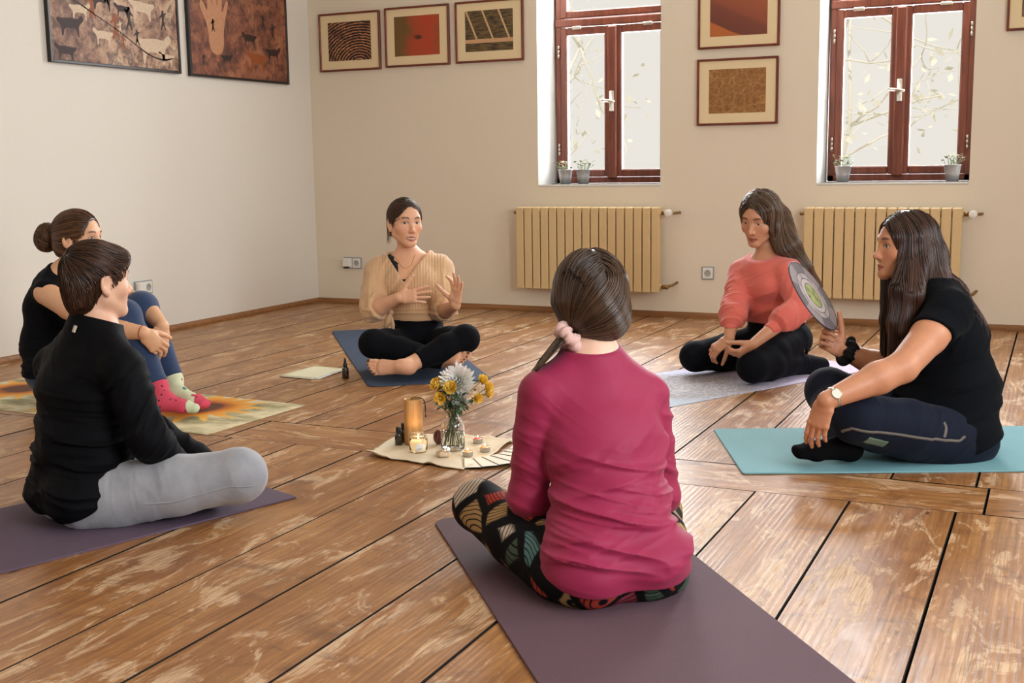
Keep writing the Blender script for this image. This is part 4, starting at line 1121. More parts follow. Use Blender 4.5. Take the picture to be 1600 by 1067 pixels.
def leafprint():
    t = NT('leaf_print_leggings'); co = t.coord(); nz = t.noise(co, 7, 2, out='Color')
    v = t.add('ShaderNodeVectorMath'); v.operation = 'MULTIPLY_ADD'; t.link(nz, v.inputs[0]); v.inputs[1].default_value = (.03, .03, .03); t.link(co, v.inputs[2]); cv = v.outputs[0]
    vo = t.add('ShaderNodeTexVoronoi'); vo.inputs['Scale'].default_value = 11.5; t.link(t.mapping(cv, (1, 1, 1)), vo.inputs['Vector'])
    ve = t.add('ShaderNodeTexVoronoi'); ve.feature = 'DISTANCE_TO_EDGE'; ve.inputs['Scale'].default_value = 11.5; t.link(t.mapping(cv, (1, 1, 1)), ve.inputs['Vector'])
    r, g, b = t.sep(vo.outputs['Color'])
    pal = t.ramp(r, [(0, s2l((178, 66, 56))), (.22, s2l((74, 92, 78))), (.40, s2l((172, 140, 96))), (.56, s2l((150, 62, 74))), (.68, s2l((20, 20, 24))), (.82, s2l((92, 128, 132))), (.92, s2l((200, 186, 170)))], 'CONSTANT')
    d = t.add('ShaderNodeVectorMath'); d.operation = 'SUBTRACT'; t.link(vo.outputs['Color'], d.inputs[0]); d.inputs[1].default_value = (.5, .5, .5)
    dn = t.add('ShaderNodeVectorMath'); dn.operation = 'NORMALIZE'; t.link(d.outputs[0], dn.inputs[0])
    rel = t.add('ShaderNodeVectorMath'); rel.operation = 'SUBTRACT'; t.link(cv, rel.inputs[0]); t.link(vo.outputs['Position'], rel.inputs[1])
    dt = t.add('ShaderNodeVectorMath'); dt.operation = 'DOT_PRODUCT'; t.link(rel.outputs[0], dt.inputs[0]); t.link(dn.outputs[0], dt.inputs[1])
    le = t.add('ShaderNodeVectorMath'); le.operation = 'LENGTH'; t.link(rel.outputs[0], le.inputs[0])
    ph = t.math('ADD', t.math('MULTIPLY', dt.outputs['Value'], 95.0), t.math('MULTIPLY', t.math('MULTIPLY', le.outputs['Value'], le.outputs['Value']), 420.0))
    st = t.math('FRACT', ph)
    line = t.ramp(st, [(.0, 1), (.10, 1), (.22, 0), (.88, 0), (.97, 1)])
    edge = t.ramp(ve.outputs['Distance'], [(.10, 1), (.16, 0)])
    k = t.math('MAXIMUM', line, edge)
    col = t.mix(k, pal, s2l((14, 14, 17)))
    t.bump(t.noise(co, 800, 2), .15, .0005); t.b.inputs['Specular IOR Level'].default_value = .15
    return t.out(col, .8)
M_LEAFPRINT = leafprint()
M_PINKTOP = cloth_mat('raspberry_jersey', (156, 34, 78), (146, 27, 66), .62, .12, 1100, .3)
M_HAIRD = hair_mat('ash_brown_hair', (18, 11, 8), (90, 65, 47), .24)
M_SCRUNCH = cloth_mat('dusty_pink_scrunchie', (218, 176, 168), (232, 196, 188), .6, .3)
sitter_pink_back()

# ---------------------------------------------------------------- woman in the beige wrap top, facing us
M_BEIGE = cloth_mat('beige_ribbed_knit', (212, 174, 134), (204, 164, 124), .8, .3, 500)
M_BLACKW = cloth_mat('black_trousers_cloth', (14, 16, 22), (11, 12, 16), .85, .02, 900, .08)
M_LACE = cloth_mat('black_lace', (18, 16, 18), (26, 24, 26), .7, .1, 300)
M_HAIRA = hair_mat('dark_brown_hair', (28, 17, 12), (84, 54, 36), .36)
M_GOLD = plain('thin_gold', (214, 168, 92), .25, 1.0)
M_NAIL = plain('dark_nail_varnish', (42, 14, 18), .2)
def sitter_beige():
    f = cw(.05, -1); rg = np.cross(f, UP)
    pel = P(653, 533, 6.15); waist = P(652, 490, 6.17); chest = P(642, 440, 6.15); upper = P(640, 412, 6.17); neckb = P(637, 396, 6.18)
    hd = Frame(P(633, 347, 6.13), cw(.45, -.89, -.02), cw(.03, 0, 1), 1.06)
    shR, shL = P(593, 425, 6.17), P(685, 422, 6.19)
    elR, wrR = P(581, 487, 6.02), P(623, 465, 5.90); elL, wrL = P(693, 488, 6.06), P(712, 476, 5.84)
    hipR, hipL = P(626, 540, 6.12), P(681, 540, 6.12)
    knR, anR = P(583, 537, 5.80), P(700, 565, 5.82); knL, anL = P(727, 529, 5.82), P(643, 568, 5.70)
    T = torso(pel, waist, chest, upper, neckb, hd.w(0, -.02, -.05), rg, shL, shR, ((.145, .105), (.112, .086), (.128, .092), (.115, .062)), .045, .046, (.062, .065, .060, -.02), f)
    aL, aR = arm(shL, elL, wrL, (.045, .038, .025)), arm(shR, elR, wrR, (.045, .040, .025)); lL, lR = leg(hipL, knL, anL, (.080, .060, .036)), leg(hipR, knR, anR, (.080, .060, .036))
    hR = hand(wrR, cw(.90, -.10, .10), cw(.12, .95, -.2), True, [(.05, .15, .15), (.12, .2, .2), (.18, .25, .2), (.22, .3, .2)], .13, (-.1, .1, .1), 1.0, .9)
    hL = hand(wrL, cw(.10, -.25, .95), cw(-.62, -.70, .05), False, [(.25, .35, .25), (.10, .15, .1), (.05, .15, .1), (.0, .2, .1)], .16, (.35, .15, .2), 1.0, .95)
    fL = foot(P(648, 579, 5.70), P(573, 575, 5.70), cw(-.1, -.8, .55), 1.0, True, UP, anL); fR = foot(P(690, 568, 5.85), P(733, 563, 5.72), cw(.2, -.75, .6), 1.0, True, UP, anR)
    H = head(hd, .9)
    body = rest(union([T, (H, .02), (lL, .03), (lR, .03), (aL, .012), (aR, .012), (hL, .008), (hR, .008), (fL, .012), (fR, .012)], .01))
    o = person(body, .0026, 'woman in a beige wrap top gesturing with both hands on the dark blue mat', lambda V: face_colours(V, hd, (224, 172, 138), (168, 80, 70), smile=.8, gaze=(.45, 0), lid=.25, teeth=True, nails=fL.tips+fR.tips))
    low = union([cut(T, P(652, 497, 6.1), UP), (cut(lL, P(655, 562, 5.72), anL-knL, .10), .03), (cut(lR, P(690, 562, 5.8), anR-knR, .10), .03)])
    def trousers(X):
        fo = .003*ridges(X, nrm(knL-hipL), .04, 2, 1, 7)*near(X, hipL, .14)+.003*ridges(X, nrm(knR-hipR), .04, 3, 1, 7)*near(X, hipR, .14)+.003*near(X, anL, .1)*ridges(X, nrm(anL-knL), .03, 4)
        d = low(X)-.007-fo
        return d
    garment('trousers', rest(field(trousers, low.lo()-.02, low.hi()+.02), GROUND-.001), .0035, M_BLACKW, o)
    up = union([T, (cut(aL, elL+(wrL-elL)*.12, wrL-elL), .03), (cut(aR, elR+(wrR-elR)*.18, wrR-elR), .03)])
    vb = P(631, 441, 6.02)                                     # point of the V
    def vneck(X):
        u = (X-vb) @ rg; z = (X-vb) @ UP; fr = (X-upper) @ f
        e = np.maximum(u/.135*.155-z*.80+.0, -u/.135*.125-z*.80) # wedge opening upwards, wider on her right
        return np.maximum(e*.8, -(fr+.015))
    def wrap(X):
        h = X[:, 2]; u = (X-chest) @ rg; onarm = np.clip((.02-np.minimum(aL(X), aR(X))+T(X))/.03, 0, 1)
        belt = np.clip(1-np.abs(h-.285)/.05, 0, 1)
        fo = (.0016*np.sin(u*420)*np.clip((h-.27)/.03, 0, 1))*(1-onarm)*(1-belt)+.012*ridges(X, nrm(rg+.55*UP), .045, 5, .6, 4)*np.clip((h-.30)/.1, 0, 1)*(1-onarm)+.008*ridges(X, UP, .024, 7, .5, 3)*belt
        fo = fo+onarm*.014*ridges(X, nrm(elR-shR+.01), .038, 11, .9, 6)*(near(X, elR, .13)+near(X, elL, .13))+onarm*.006*ridges(X, nrm(rg), .035, 13, .8, 5)
        loose = .008+onarm*.020*np.clip((h-.30)/.1, 0, 1)+.012*np.clip((h-.32)/.06, 0, 1)*(1-onarm)
        d = up(X)-loose-fo
        d = smax(d, -vneck(X), .005)
        d = smax(d, plane(X, neckb+UP*.012, nrm(UP-.25*f)), .005); d = smax(d, .070-np.linalg.norm((X-neckb)-np.outer((X-neckb) @ UP, UP)*.6, axis=1), .006)
        d = smax(d, plane(X, P(652, 501, 6.1), -UP), .005)
        return d
    wf = field(wrap, up.lo()-.05, up.hi()+.05)
    garment('wrap_top', wf, .0032, M_BEIGE, o)
    # lace camisole edge in the V
    def cami(X):
        u = (X-vb) @ rg; z = (X-vb) @ UP; e = (u/.135*.155-z*.80)*.62
        band = np.maximum(np.maximum(e-.004, -(e+.020+.004*np.sin(z*220))), -(u-.03)); low_ = np.maximum(np.maximum(z-.014, -z-.02), np.abs(u)-.03)
        return np.maximum(np.maximum(T(X)-.004, .001-T(X)), np.maximum(np.minimum(band, low_), -((X-upper) @ f+.02)))
    garment('lace_camisole', field(cami, T.lo(), T.hi()), .003, M_LACE, o, least=40)
    # knotted tie ends at her right hip
    k = P(611, 497, 6.03)
    mb = MB()
    for pts, w0 in (([k+cw(0, -.01, .03), k+cw(-.015, -.02, -.01), k+cw(-.03, -.01, -.055)], .017), ([k+cw(.0, -.012, .02), k+cw(.012, -.025, -.03), k+cw(.008, -.025, -.075)], .010)): mb.tube(pts, [w0*.6, w0, w0*.75], 8)
    mb.ball(k+cw(0, -.008, .03), .016)
    np_mesh('tie_ends', np.concatenate(mb.V), mb.F, M_BEIGE, o, True)
    ribbon('necklace', T, [P(614, 398, 6.1), P(622, 408, 6.05), P(633, 415.5, 6.05), P(643, 408, 6.05), P(650, 396, 6.1)], .0022, M_GOLD, o, .0012, 40)
    cap = hair_cap(hd, (.082, .102, .093), (0, -.014, .026), ((-.004, .098, -.026), (.069, .062, .108)), nape=-.075)
    V, F = iso(cap, .004); q = np.random.default_rng(12); tie = hd.w(0, -.115, -.035)
    sd = seed_on(V, n=2200, r=q)
    def dirf(X, i, rnd):
        L = hd.l(X); t = nrm(tie-hd.o)[None]*0+(tie-X); t /= np.linalg.norm(t, axis=1)[:, None]+1e-6
        w = np.clip((L[:, 1]-.02)/.06, 0, 1)[:, None]; side = np.sign(L[:, 0]-.012)[:, None]*hd.x
        return t+side*w*.9-hd.z*w*.3
    st = strands(cap, sd, dirf, 14, .011, (-.001, .002), .0012, q, lambda X: np.linalg.norm(X-tie, axis=1) < .02)
    b = Part().ell(hd.w(0, -.128, -.040), hd.R, (.040, .030, .036), .01); Vb, Fb = iso(b, .004)
    m = 26; loose = []
    for i in range(m):
        a = hd.w(.070+.01*q.random(), -.015-.03*q.random(), -.02-.02*q.random()); loose.append([a+hd.x*.006*math.sin(t*3+i)*t+hd.z*(-.075*t)+q.normal(0, .001, 3) for t in np.linspace(0, 1, 10)])
    hair_obj(o, M_HAIRA, [(snap(cap, V, -.0015, 1), F, np.full(len(V), .2)), st, (Vb, Fb, np.full(len(Vb), .2)), tubes(np.array(loose), q.random(m), .0006)])
    mb = MB().ball(hd.w(.080, -.004, -.046), .0045).ball(hd.w(.081, -.004, -.056), .0035); np_mesh('earring', np.concatenate(mb.V), mb.F, M_GOLD, o, True)
sitter_beige()
# ---------------------------------------------------------------- kneeling woman in the coral sweatshirt
M_CORAL = cloth_mat('coral_sweatshirt', (222, 112, 98), (214, 100, 88), .75, .3, 700)
M_NAVYB = cloth_mat('navy_black_trousers_cloth', (16, 18, 26), (12, 14, 20), .8, .02, 900, .08)
M_HAIRB = hair_mat('long_ash_brown_hair', (34, 23, 17), (118, 92, 72), .26)
def sitter_coral():
    f = nrm(cw(-.78, -.62)); rg = np.cross(f, UP)
    pel = P(1213, 520, 5.86); waist = P(1203, 482, 5.84); chest = P(1198, 436, 5.80); upper = P(1196, 424, 5.79); neckb = P(1197, 402, 5.81)
    hd = Frame(P(1187, 340, 5.76), cw(-.60, -.74, -.30), cw(-.10, -.22, 1), 1.07)
    shR, shL = P(1159, 428, 5.90), P(1233, 427, 5.68)
    elR, wrR = P(1149, 476, 5.76), P(1139, 529, 5.60); elL, wrL = P(1250, 480, 5.56), P(1176, 538, 5.44)
    hipR, hipL = P(1192, 534, 5.93), P(1236, 535, 5.78); knR, anR = P(1086, 557, 5.74), P(1200, 560, 5.98); knL, anL = P(1176, 573, 5.47), P(1250, 568, 5.72)
    T = torso(pel, waist, chest, upper, neckb, hd.w(0, -.03, -.06), rg, shL, shR, ((.145, .105), (.115, .088), (.132, .095), (.118, .064)), .046, .046, (.06, .06, .048, -.02), f)
    for s in (-1, 1): T.ell(pel+rg*s*.07-UP*.03-f*.04, np.stack([rg, f, UP]), (.085, .095, .08), .04)
    aL, aR = arm(shL, elL, wrL, (.044, .037, .024)), arm(shR, elR, wrR, (.044, .037, .024)); lL, lR = leg(hipL, knL, anL, (.080, .062, .036)), leg(hipR, knR, anR, (.080, .062, .036))
    hR = hand(wrR, cw(-.80, -.15, -.56), cw(.25, .42, -.80), True, [(.40, .85, .6), (.5, .9, .6), (.55, .95, .6), (.55, .9, .6)], .05, (.35, .25, .3), 1.0, .35)
    hL = hand(wrL, cw(-.82, -.22, -.48), cw(-.15, .45, .55), False, [(.75, .9, .6), (.85, .95, .6), (.9, .95, .6), (.9, .9, .6)], .03, (.35, .3, .3), 1.0, .30)
    fL = foot(anL+cw(.05, .02, -.02), anL+cw(.17, .10, -.045), cw(-.3, -.2, -1), .95, False, None, anL); fR = foot(anR+cw(.03, .02, -.02), anR+cw(.17, .08, -.045), cw(-.3, -.2, -1), .95, False, None, anR)
    body = rest(union([T, (head(hd, .15), .02), (lL, .03), (lR, .03), (aL, .012), (aR, .012), (hL, .008), (hR, .008), (fL, .012), (fR, .012)], .01))
    o = person(body, .0026, 'kneeling long-haired woman in a coral sweatshirt, hands in her lap', lambda V: face_colours(V, hd, (200, 144, 110), (152, 80, 68), smile=.1, gaze=(-.2, -.8), lid=.55, blush=.25))
    low = union([cut(T, P(1205, 494, 5.8), UP), (cut(lL, anL, anL-knL, .075), .03), (cut(lR, anR, anR-knR, .075), .03), (Part().cone(anL, anL+cw(.12, .06, -.02), .04, .03), .02)])
    def trousers(X):
        fo = .004*ridges(X, nrm(knL-hipL), .05, 2, 1, 6)*near(X, hipL, .16)+.003*ridges(X, nrm(knR-hipR), .045, 3, 1, 7)*near(X, hipR, .14)+.003*ridges(X, nrm(anL-knL), .03, 4)*near(X, anL, .12)
        return low(X)-.008-fo
    garment('trousers', rest(field(trousers, low.lo()-.02, low.hi()+.02), GROUND-.001), .0035, M_NAVYB, o)
    for ft in (fL, fR): garment('sock', rest(field(lambda X, ft=ft: ft(X)-.005, ft.lo()-.01, ft.hi()+.01), GROUND-.001), .0035, M_NAVYB, o)
    cufL, cufR = elL+(wrL-elL)*.66, elR+(wrR-elR)*.88
    up = union([T, (cut(aL, cufL, wrL-elL), .03), (cut(aR, cufR, wrR-elR), .03)])
    nk = Part().cone(neckb-UP*.05, hd.w(0, -.03, -.06), .057, .054, .01)
    def sweat(X):
        h = X[:, 2]; onarm = np.clip((.02-np.minimum(aL(X), aR(X))+T(X))/.03, 0, 1)
        cl, cr = np.abs(plane(X, cufL, wrL-elL)), np.abs(plane(X, cufR, wrR-elR)); cuff = np.clip(1-(np.minimum(np.where(aL(X) < .05, cl, 1), np.where(aR(X) < .05, cr, 1))-.04)/.02, 0, 1)*onarm
        fo = .011*ridges(X, nrm(UP+.4*rg), .06, 5, .7, 3.5)*(1-onarm)+onarm*(1-cuff)*(.020*ridges(X, nrm(wrL-elL+.25*UP), .030, 11, .9, 7)*(near(X, elL, .10)+near(X, (elL+wrL)/2, .09))+.018*ridges(X, nrm(wrR-elR+.02), .032, 12, .9, 7)*(near(X, elR, .12)+near(X, (elR+wrR)/2, .09))+.005*ridges(X, rg, .05, 14))
        hemm = np.clip(1-(h-P(1205, 503, 5.7)[2])/.05, 0, 1)*(1-onarm)
        loose = .010+onarm*(.007*(1-cuff)-.006*cuff)+.012*(1-onarm)*(1-.6*hemm)*np.clip((upper[2]-.02-h)/.08, 0, 1)
        d = up(X)-loose-fo
        d = smax(d, plane(X, P(1205, 504, 5.8), -UP+.12*rg*0), .008)
        d = smax(d, -nk(X), .004); d = smax(d, plane(X, neckb+UP*.026, nrm(UP+.42*f)), .006)
        return d
    garment('sweatshirt', field(sweat, up.lo()-.05, up.hi()+.05), .0032, M_CORAL, o)
    # very long straight hair falling behind her left shoulder
    c1, c2, c3, c4 = hd.w(-.045, -.075, -.03), P(1232, 385, 5.72), P(1256, 420, 5.72), P(1278, 447, 5.76)
    def extra(p):
        p.cone(c1, c2, .072, .055, .03); p.cone(c2, c3, .052, .040, .03); p.cone(c3, c4, .036, .020, .02)
        p.cone(hd.w(-.062, .034, .055), hd.w(-.075, .022, -.04), .020, .020, .02); p.cone(hd.w(-.075, .022, -.04), hd.w(-.080, .002, -.12), .020, .018, .02); p.cone(hd.w(-.070, -.010, .03), hd.w(-.078, -.008, -.09), .028, .024, .02); p.cone(hd.w(-.078, -.008, -.09), c2, .026, .04, .02); p.cone(hd.w(.070, .004, .03), hd.w(.074, .0, -.06), .020, .016, .02)
    cap = Part(); cap.ell(hd.w(0, -.016, .028), hd.R, np.array((.089, .106, .099))*1.07, .02); cap.ell(hd.w(0, -.055, -.03), hd.R, (.074, .06, .07), .03); extra(cap)
    face = Part().ell(hd.w(.002, .104, -.028), hd.R, (.076, .074, .114), .01)
    def capf(X): return smax(cap(X), -face(X), .010)
    cap_ = field(capf, cap.lo(), cap.hi())
    V, F = iso(cap_, .004); q = np.random.default_rng(5); sd = seed_on(V, n=3400, r=q, mask=(V[:, 2] > c3[2]))
    tip = c4+cw(.02, 0, -.06)
    def dirf(X, i, rnd):
        L = hd.l(X); w = np.clip((L[:, 2]-.02)/.09, 0, 1)[:, None]; side = np.sign(L[:, 0]-.008)[:, None]*hd.x
        down = np.array((0, 0, -1.0))[None]+.0*X
        low_ = np.clip((-.02-L[:, 2])/.10, 0, 1)[:, None]; axis = nrm(c4-c2)[None]
        return side*w*1.1-hd.y*w*.35+down*(1-low_)+axis*low_*1.2
    st = strands(cap_, sd, dirf, 26, .013, (-.001, .0035), .0013, q, lambda X: X[:, 2] < tip[2])
    hair_obj(o, M_HAIRB, [(snap(cap_, V, -.0015, 1), F, np.full(len(V), .3)), st])
sitter_coral()

# ---------------------------------------------------------------- woman in black holding the round card
M_BLACKT = cloth_mat('black_tee', (12, 15, 21), (9, 11, 15), .85, .02, 900, .08)
M_JEANS = cloth_mat('dark_navy_trousers_cloth', (24, 31, 48), (16, 21, 34), .8, .04, 900, .12)
M_SOCKB = cloth_mat('black_sock_knit', (9, 9, 11), (13, 13, 16), .85, .0, 900, .06)
M_HAIRC = hair_mat('long_dark_brown_hair', (24, 14, 11), (80, 50, 37), .28)
M_STEEL = plain('watch_steel', (206, 202, 194), .22, .9); M_DIAL = plain('watch_dial', (230, 222, 204), .3)
M_BLACKS = cloth_mat('black_scrunchie_cloth', (10, 10, 12), (16, 16, 18), .7, .05, 900, .15)
M_PIPING = cloth_mat('pale_seam_tape', (118, 110, 102), (96, 90, 84), .8); M_PATCH = cloth_mat('sage_print', (104, 124, 104), (92, 112, 94), .85)
def sitter_black():
    f = nrm(cw(-.98, .14)); rg = np.cross(f, UP)
    pel = P(1482, 672, 4.19); waist = P(1488, 600, 4.19); chest = P(1478, 522, 4.17); upper = P(1466, 468, 4.16); neckb = P(1444, 440, 4.16)
    hd = Frame(P(1413, 384, 4.16), cw(-.99, -.10, .02), cw(-.06, .02, 1), 1.0)
    shL, shR = P(1484, 488, 3.99), P(1448, 474, 4.32)
    elL, wrL = P(1410, 574, 3.86), P(1291, 626, 3.80); elR, wrR = P(1388, 578, 4.28), P(1318, 548, 4.26)
    hipL, hipR = P(1492, 688, 4.08), P(1468, 672, 4.28); knL, anL = P(1338, 652, 3.93), P(1425, 698, 4.16); knR, anR = P(1294, 610, 4.32), P(1326, 698, 4.03)
    T = torso(pel, waist, chest, upper, neckb, hd.w(0, -.03, -.06), rg, shL, shR, ((.170, .135), (.155, .130), (.155, .120), (.130, .078)), .054, .056, (.075, .085, .080, -.03), f)
    for s in (-1, 1): T.ell(pel+rg*s*.085-UP*.02-f*.03, np.stack([rg, f, UP]), (.105, .115, .088), .04)
    T.ell((pel+waist)/2+f*.07, np.stack([rg, f, UP]), (.13, .10, .10), .05)
    aL, aR = arm(shL, elL, wrL, (.063, .050, .030)), arm(shR, elR, wrR, (.056, .046, .029)); lL, lR = leg(hipL, knL, anL, (.102, .076, .042)), leg(hipR, knR, anR, (.098, .072, .042))
    hL = hand(wrL, cw(-.28, .05, -.95), cw(.62, .70, -.1), False, [(.12, .30, .25), (.16, .35, .28), (.22, .38, .3), (.28, .42, .3)], .012, (.35, .3, .2), 1.05, .28)
    hR = hand(wrR, cw(-.80, .05, .52), cw(.25, -.92, .22), True, [(1.0, 1.25, .7), (1.1, 1.3, .7), (1.15, 1.3, .7), (1.2, 1.3, .7)], .05, (.15, .15, .1), 1.05, .85)
    fL = foot(anL+cw(.02, 0, -.02), anL+cw(-.05, .2, -.03), cw(0, .4, .6), 1.0, False, None, anL); fR = foot(P(1336, 716, 4.02), P(1236, 712, 3.96), cw(-.1, -.30, .95), 1.05, False, None, anR)
    body = rest(union([T, (head(hd), .02), (lL, .03), (lR, .03), (aL, .012), (aR, .012), (hL, .008), (hR, .008), (fL, .012), (fR, .012)], .01))
    o = person(body, .0026, 'long-haired woman in a black T-shirt sitting on the teal mat, holding up a round card', lambda V: face_colours(V, hd, (198, 138, 103), (164, 92, 78), gaze=(0, .3), blush=.3))
    low = union([cut(T, P(1482, 640, 4.1), UP), (cut(lL, anL, anL-knL, .075), .02), (cut(lR, anR-nrm(anR-knR)*.02, anR-knR, .08), .02)], .015)
    def trousers(X):
        fo = .006*ridges(X, nrm(knL-hipL+.3*UP), .045, 2, 1, 6)*near(X, P(1475, 675, 3.95), .16)+.005*ridges(X, nrm(knR-hipR), .04, 3, 1, 7)*near(X, knR, .10)+.004*ridges(X, nrm(anL-knL), .03, 4)*near(X, knL, .10)
        return low(X)-.007-fo
    tf = rest(field(trousers, low.lo()-.02, low.hi()+.02), GROUND-.001)
    tr = garment('trousers', tf, .0035, M_JEANS, o)
    ribbon('seam_tape', tf, [P(1300, 688, 3.85), P(1330, 674, 3.83), P(1362, 679, 3.84), P(1400, 682, 3.86), P(1450, 687, 3.90), P(1500, 690, 3.94), P(1512, 682, 3.95)], .009, M_PIPING, tr)
    ribbon('pocket_tape', tf, [P(1488, 657, 3.92), P(1486, 668, 3.92), P(1480, 684, 3.92)], .010, M_PIPING, tr, n=16)
    ribbon('shin_print', tf, [P(1357, 697, 3.86), P(1372, 705, 3.87), P(1388, 709, 3.88)], .032, M_PATCH, tr, n=14, nw=7)
    sock = field(lambda X: np.maximum(fR(X)-.004, -1), fR.lo()-.01, fR.hi()+.01)
    garment('sock', rest(sock, GROUND-.001), .003, M_SOCKB, o)
    up = union([cut(T, P(1495, 682, 4.1)-f*.1-nrm(-UP-.45*f)*.012, nrm(-UP-.45*f)), (cut(aL, shL+(elL-shL)*.34, nrm(elL-shL)+.25*nrm(P(1476, 508, 3.95)-P(1418, 486, 3.95))), .035), (cut(aR, shR+(elR-shR)*.4, elR-shR), .035)])
    nk = Part().cone(neckb-UP*.05, hd.w(0, -.03, -.06), .064, .060, .01); hp, hn = P(1495, 682, 4.1)-f*.1, nrm(-UP-.45*f)
    def tee(X):
        h = X[:, 2]; onarm = np.clip((.02-np.minimum(aL(X), aR(X))+T(X))/.03, 0, 1)
        fo = .013*ridges(X, nrm(UP+.3*f), .05, 5, .8, 3.5)*np.clip((.42-h)/.2, 0, 1)+.010*ridges(X, nrm(f+.6*UP), .05, 8, .7, 4)*np.clip((h-.3)/.15, 0, 1)*(1-onarm)+onarm*.004*ridges(X, nrm(elL-shL), .04, 9)
        fo = fo*np.where(onarm > .5, 1, np.clip(-plane(X, hp, hn)/.05, .12, 1)); d = up(X)-.008-.014*np.clip((.34-h)/.2, 0, 1)-fo
        d = smax(d, -nk(X), .004); d = smax(d, plane(X, neckb+UP*.022, nrm(UP+.40*f)), .006)
        return d
    teef = field(tee, up.lo()-.05, up.hi()+.05)
    garment('t_shirt', rest(teef), .0035, M_BLACKT, o)
    # wrist watch on the near arm, scrunchie on the far wrist
    a = nrm(wrL-elL); wc = wrL-a*.028
    wt = ring_band('wrist_watch', wc, a, .031, .0045, M_STEEL, o, 0, flat=1.5, n=36, m=8)
    up_ = nrm(cw(-.45, -.85, .28)); up_ = nrm(up_-a*(a @ up_)); M = np.eye(4); M[:3, 0] = np.cross(a, up_); M[:3, 1] = a; M[:3, 2] = up_; M[:3, 3] = wc+up_*.029
    d_ = MB().xf(M).lathe([(.0001, 0), (.0165, 0), (.0172, .002), (.0172, .006), (.0152, .0075), (.0145, .0068)], n=28, cap=False); np_mesh('watch_case', np.concatenate(d_.V), d_.F, M_STEEL, wt, True)
    d_ = MB().xf(M).lathe([(.0001, .0066), (.0146, .0066)], n=28, cap=False); np_mesh('watch_dial', np.concatenate(d_.V), d_.F, M_DIAL, wt, False)
    ar = nrm(wrR-elR); ring_band('wrist_scrunchie', wrR-ar*.012, ar, .034, .020, M_BLACKS, o, .40, 9, 72, 14)
    # long hair down the back, over the near shoulder and down the far side of the chest
    n1, n2, n3 = hd.w(-.030, -.075, -.04), P(1464, 446, 4.10), P(1508, 492, 4.12)
    f1, f2, f3, f4 = hd.w(-.062, .012, -.03), P(1408, 452, 4.06), P(1400, 505, 4.06), P(1394, 560, 4.06)
    cap = Part(); cap.ell(hd.w(0, -.016, .028), hd.R, (.089, .108, .099), .02); cap.ell(hd.w(0, -.060, -.04), hd.R, (.078, .062, .075), .03)
    cap.cone(n1, n2, .068, .048, .03); cap.cone(n2, n3, .044, .014, .03)
    cap.cone(hd.w(-.058, -.012, .03), f1, .036, .030, .02); cap.cone(f1, f2, .032, .034, .02); cap.cone(f2, f3, .032, .026, .02); cap.cone(f3, f4, .026, .010, .02)
    cap.cone(hd.w(-.062, -.035, -.02), P(1428, 462, 4.03), .036, .030, .02); cap.cone(P(1428, 462, 4.03), P(1412, 520, 4.02), .028, .014, .02); cap.cone(hd.w(.066, .020, .04), hd.w(.072, .030, -.09), .022, .018, .02); cap.cone(hd.w(.072, .030, -.09), P(1384, 500, 4.24), .018, .016, .02); cap.cone(P(1384, 500, 4.24), P(1380, 560, 4.24), .016, .008, .02)
    face = Part().ell(hd.w(0, .094, -.036), hd.R, (.075, .070, .108), .01)
    cap_ = field(lambda X: smax(cap(X), -face(X), .010), cap.lo(), cap.hi())
    V, F = iso(cap_, .004); q = np.random.default_rng(6); sd = seed_on(V, n=3600, r=q, mask=V[:, 2] > f3[2])
    def dirf(X, i, rnd):
        L = hd.l(X); w = np.clip((L[:, 2]-.03)/.08, 0, 1)[:, None]; side = np.sign(L[:, 0]-.002)[:, None]*hd.x
        bk = np.clip((-L[:, 1]-.05)/.06, 0, 1)[:, None]*np.clip((-.05-L[:, 2])/.06, 0, 1)[:, None]
        return side*w*1.0-hd.y*w*.5+np.array((0, 0, -1.0))[None]+bk*nrm(n3-n2)[None]*1.2
    st = strands(cap_, sd, dirf, 26, .013, (-.001, .0035), .0013, q)
    # fine loose wisps over the back of the tee
    wl = []
    for i in range(160):
        a0 = P(1440+40*q.random(), 432+18*q.random(), 4.08+.10*q.random()); wl.append([a0+cw(.14*t+.02*q.random()*t, -.02*t+.06*(q.random()-.5)*t, -.10*t-.08*t*t) for t in np.linspace(0, 1, 10)])
    wl = np.array(wl); wl = snap(teef, wl.reshape(-1, 3), .002, 3).reshape(wl.shape)
    hair_obj(o, M_HAIRC, [(snap(cap_, V, -.0015, 1), F, np.full(len(V), .25)), st, tubes(wl, q.random(len(wl)), .0008)])
    return wrR
sitter_black()

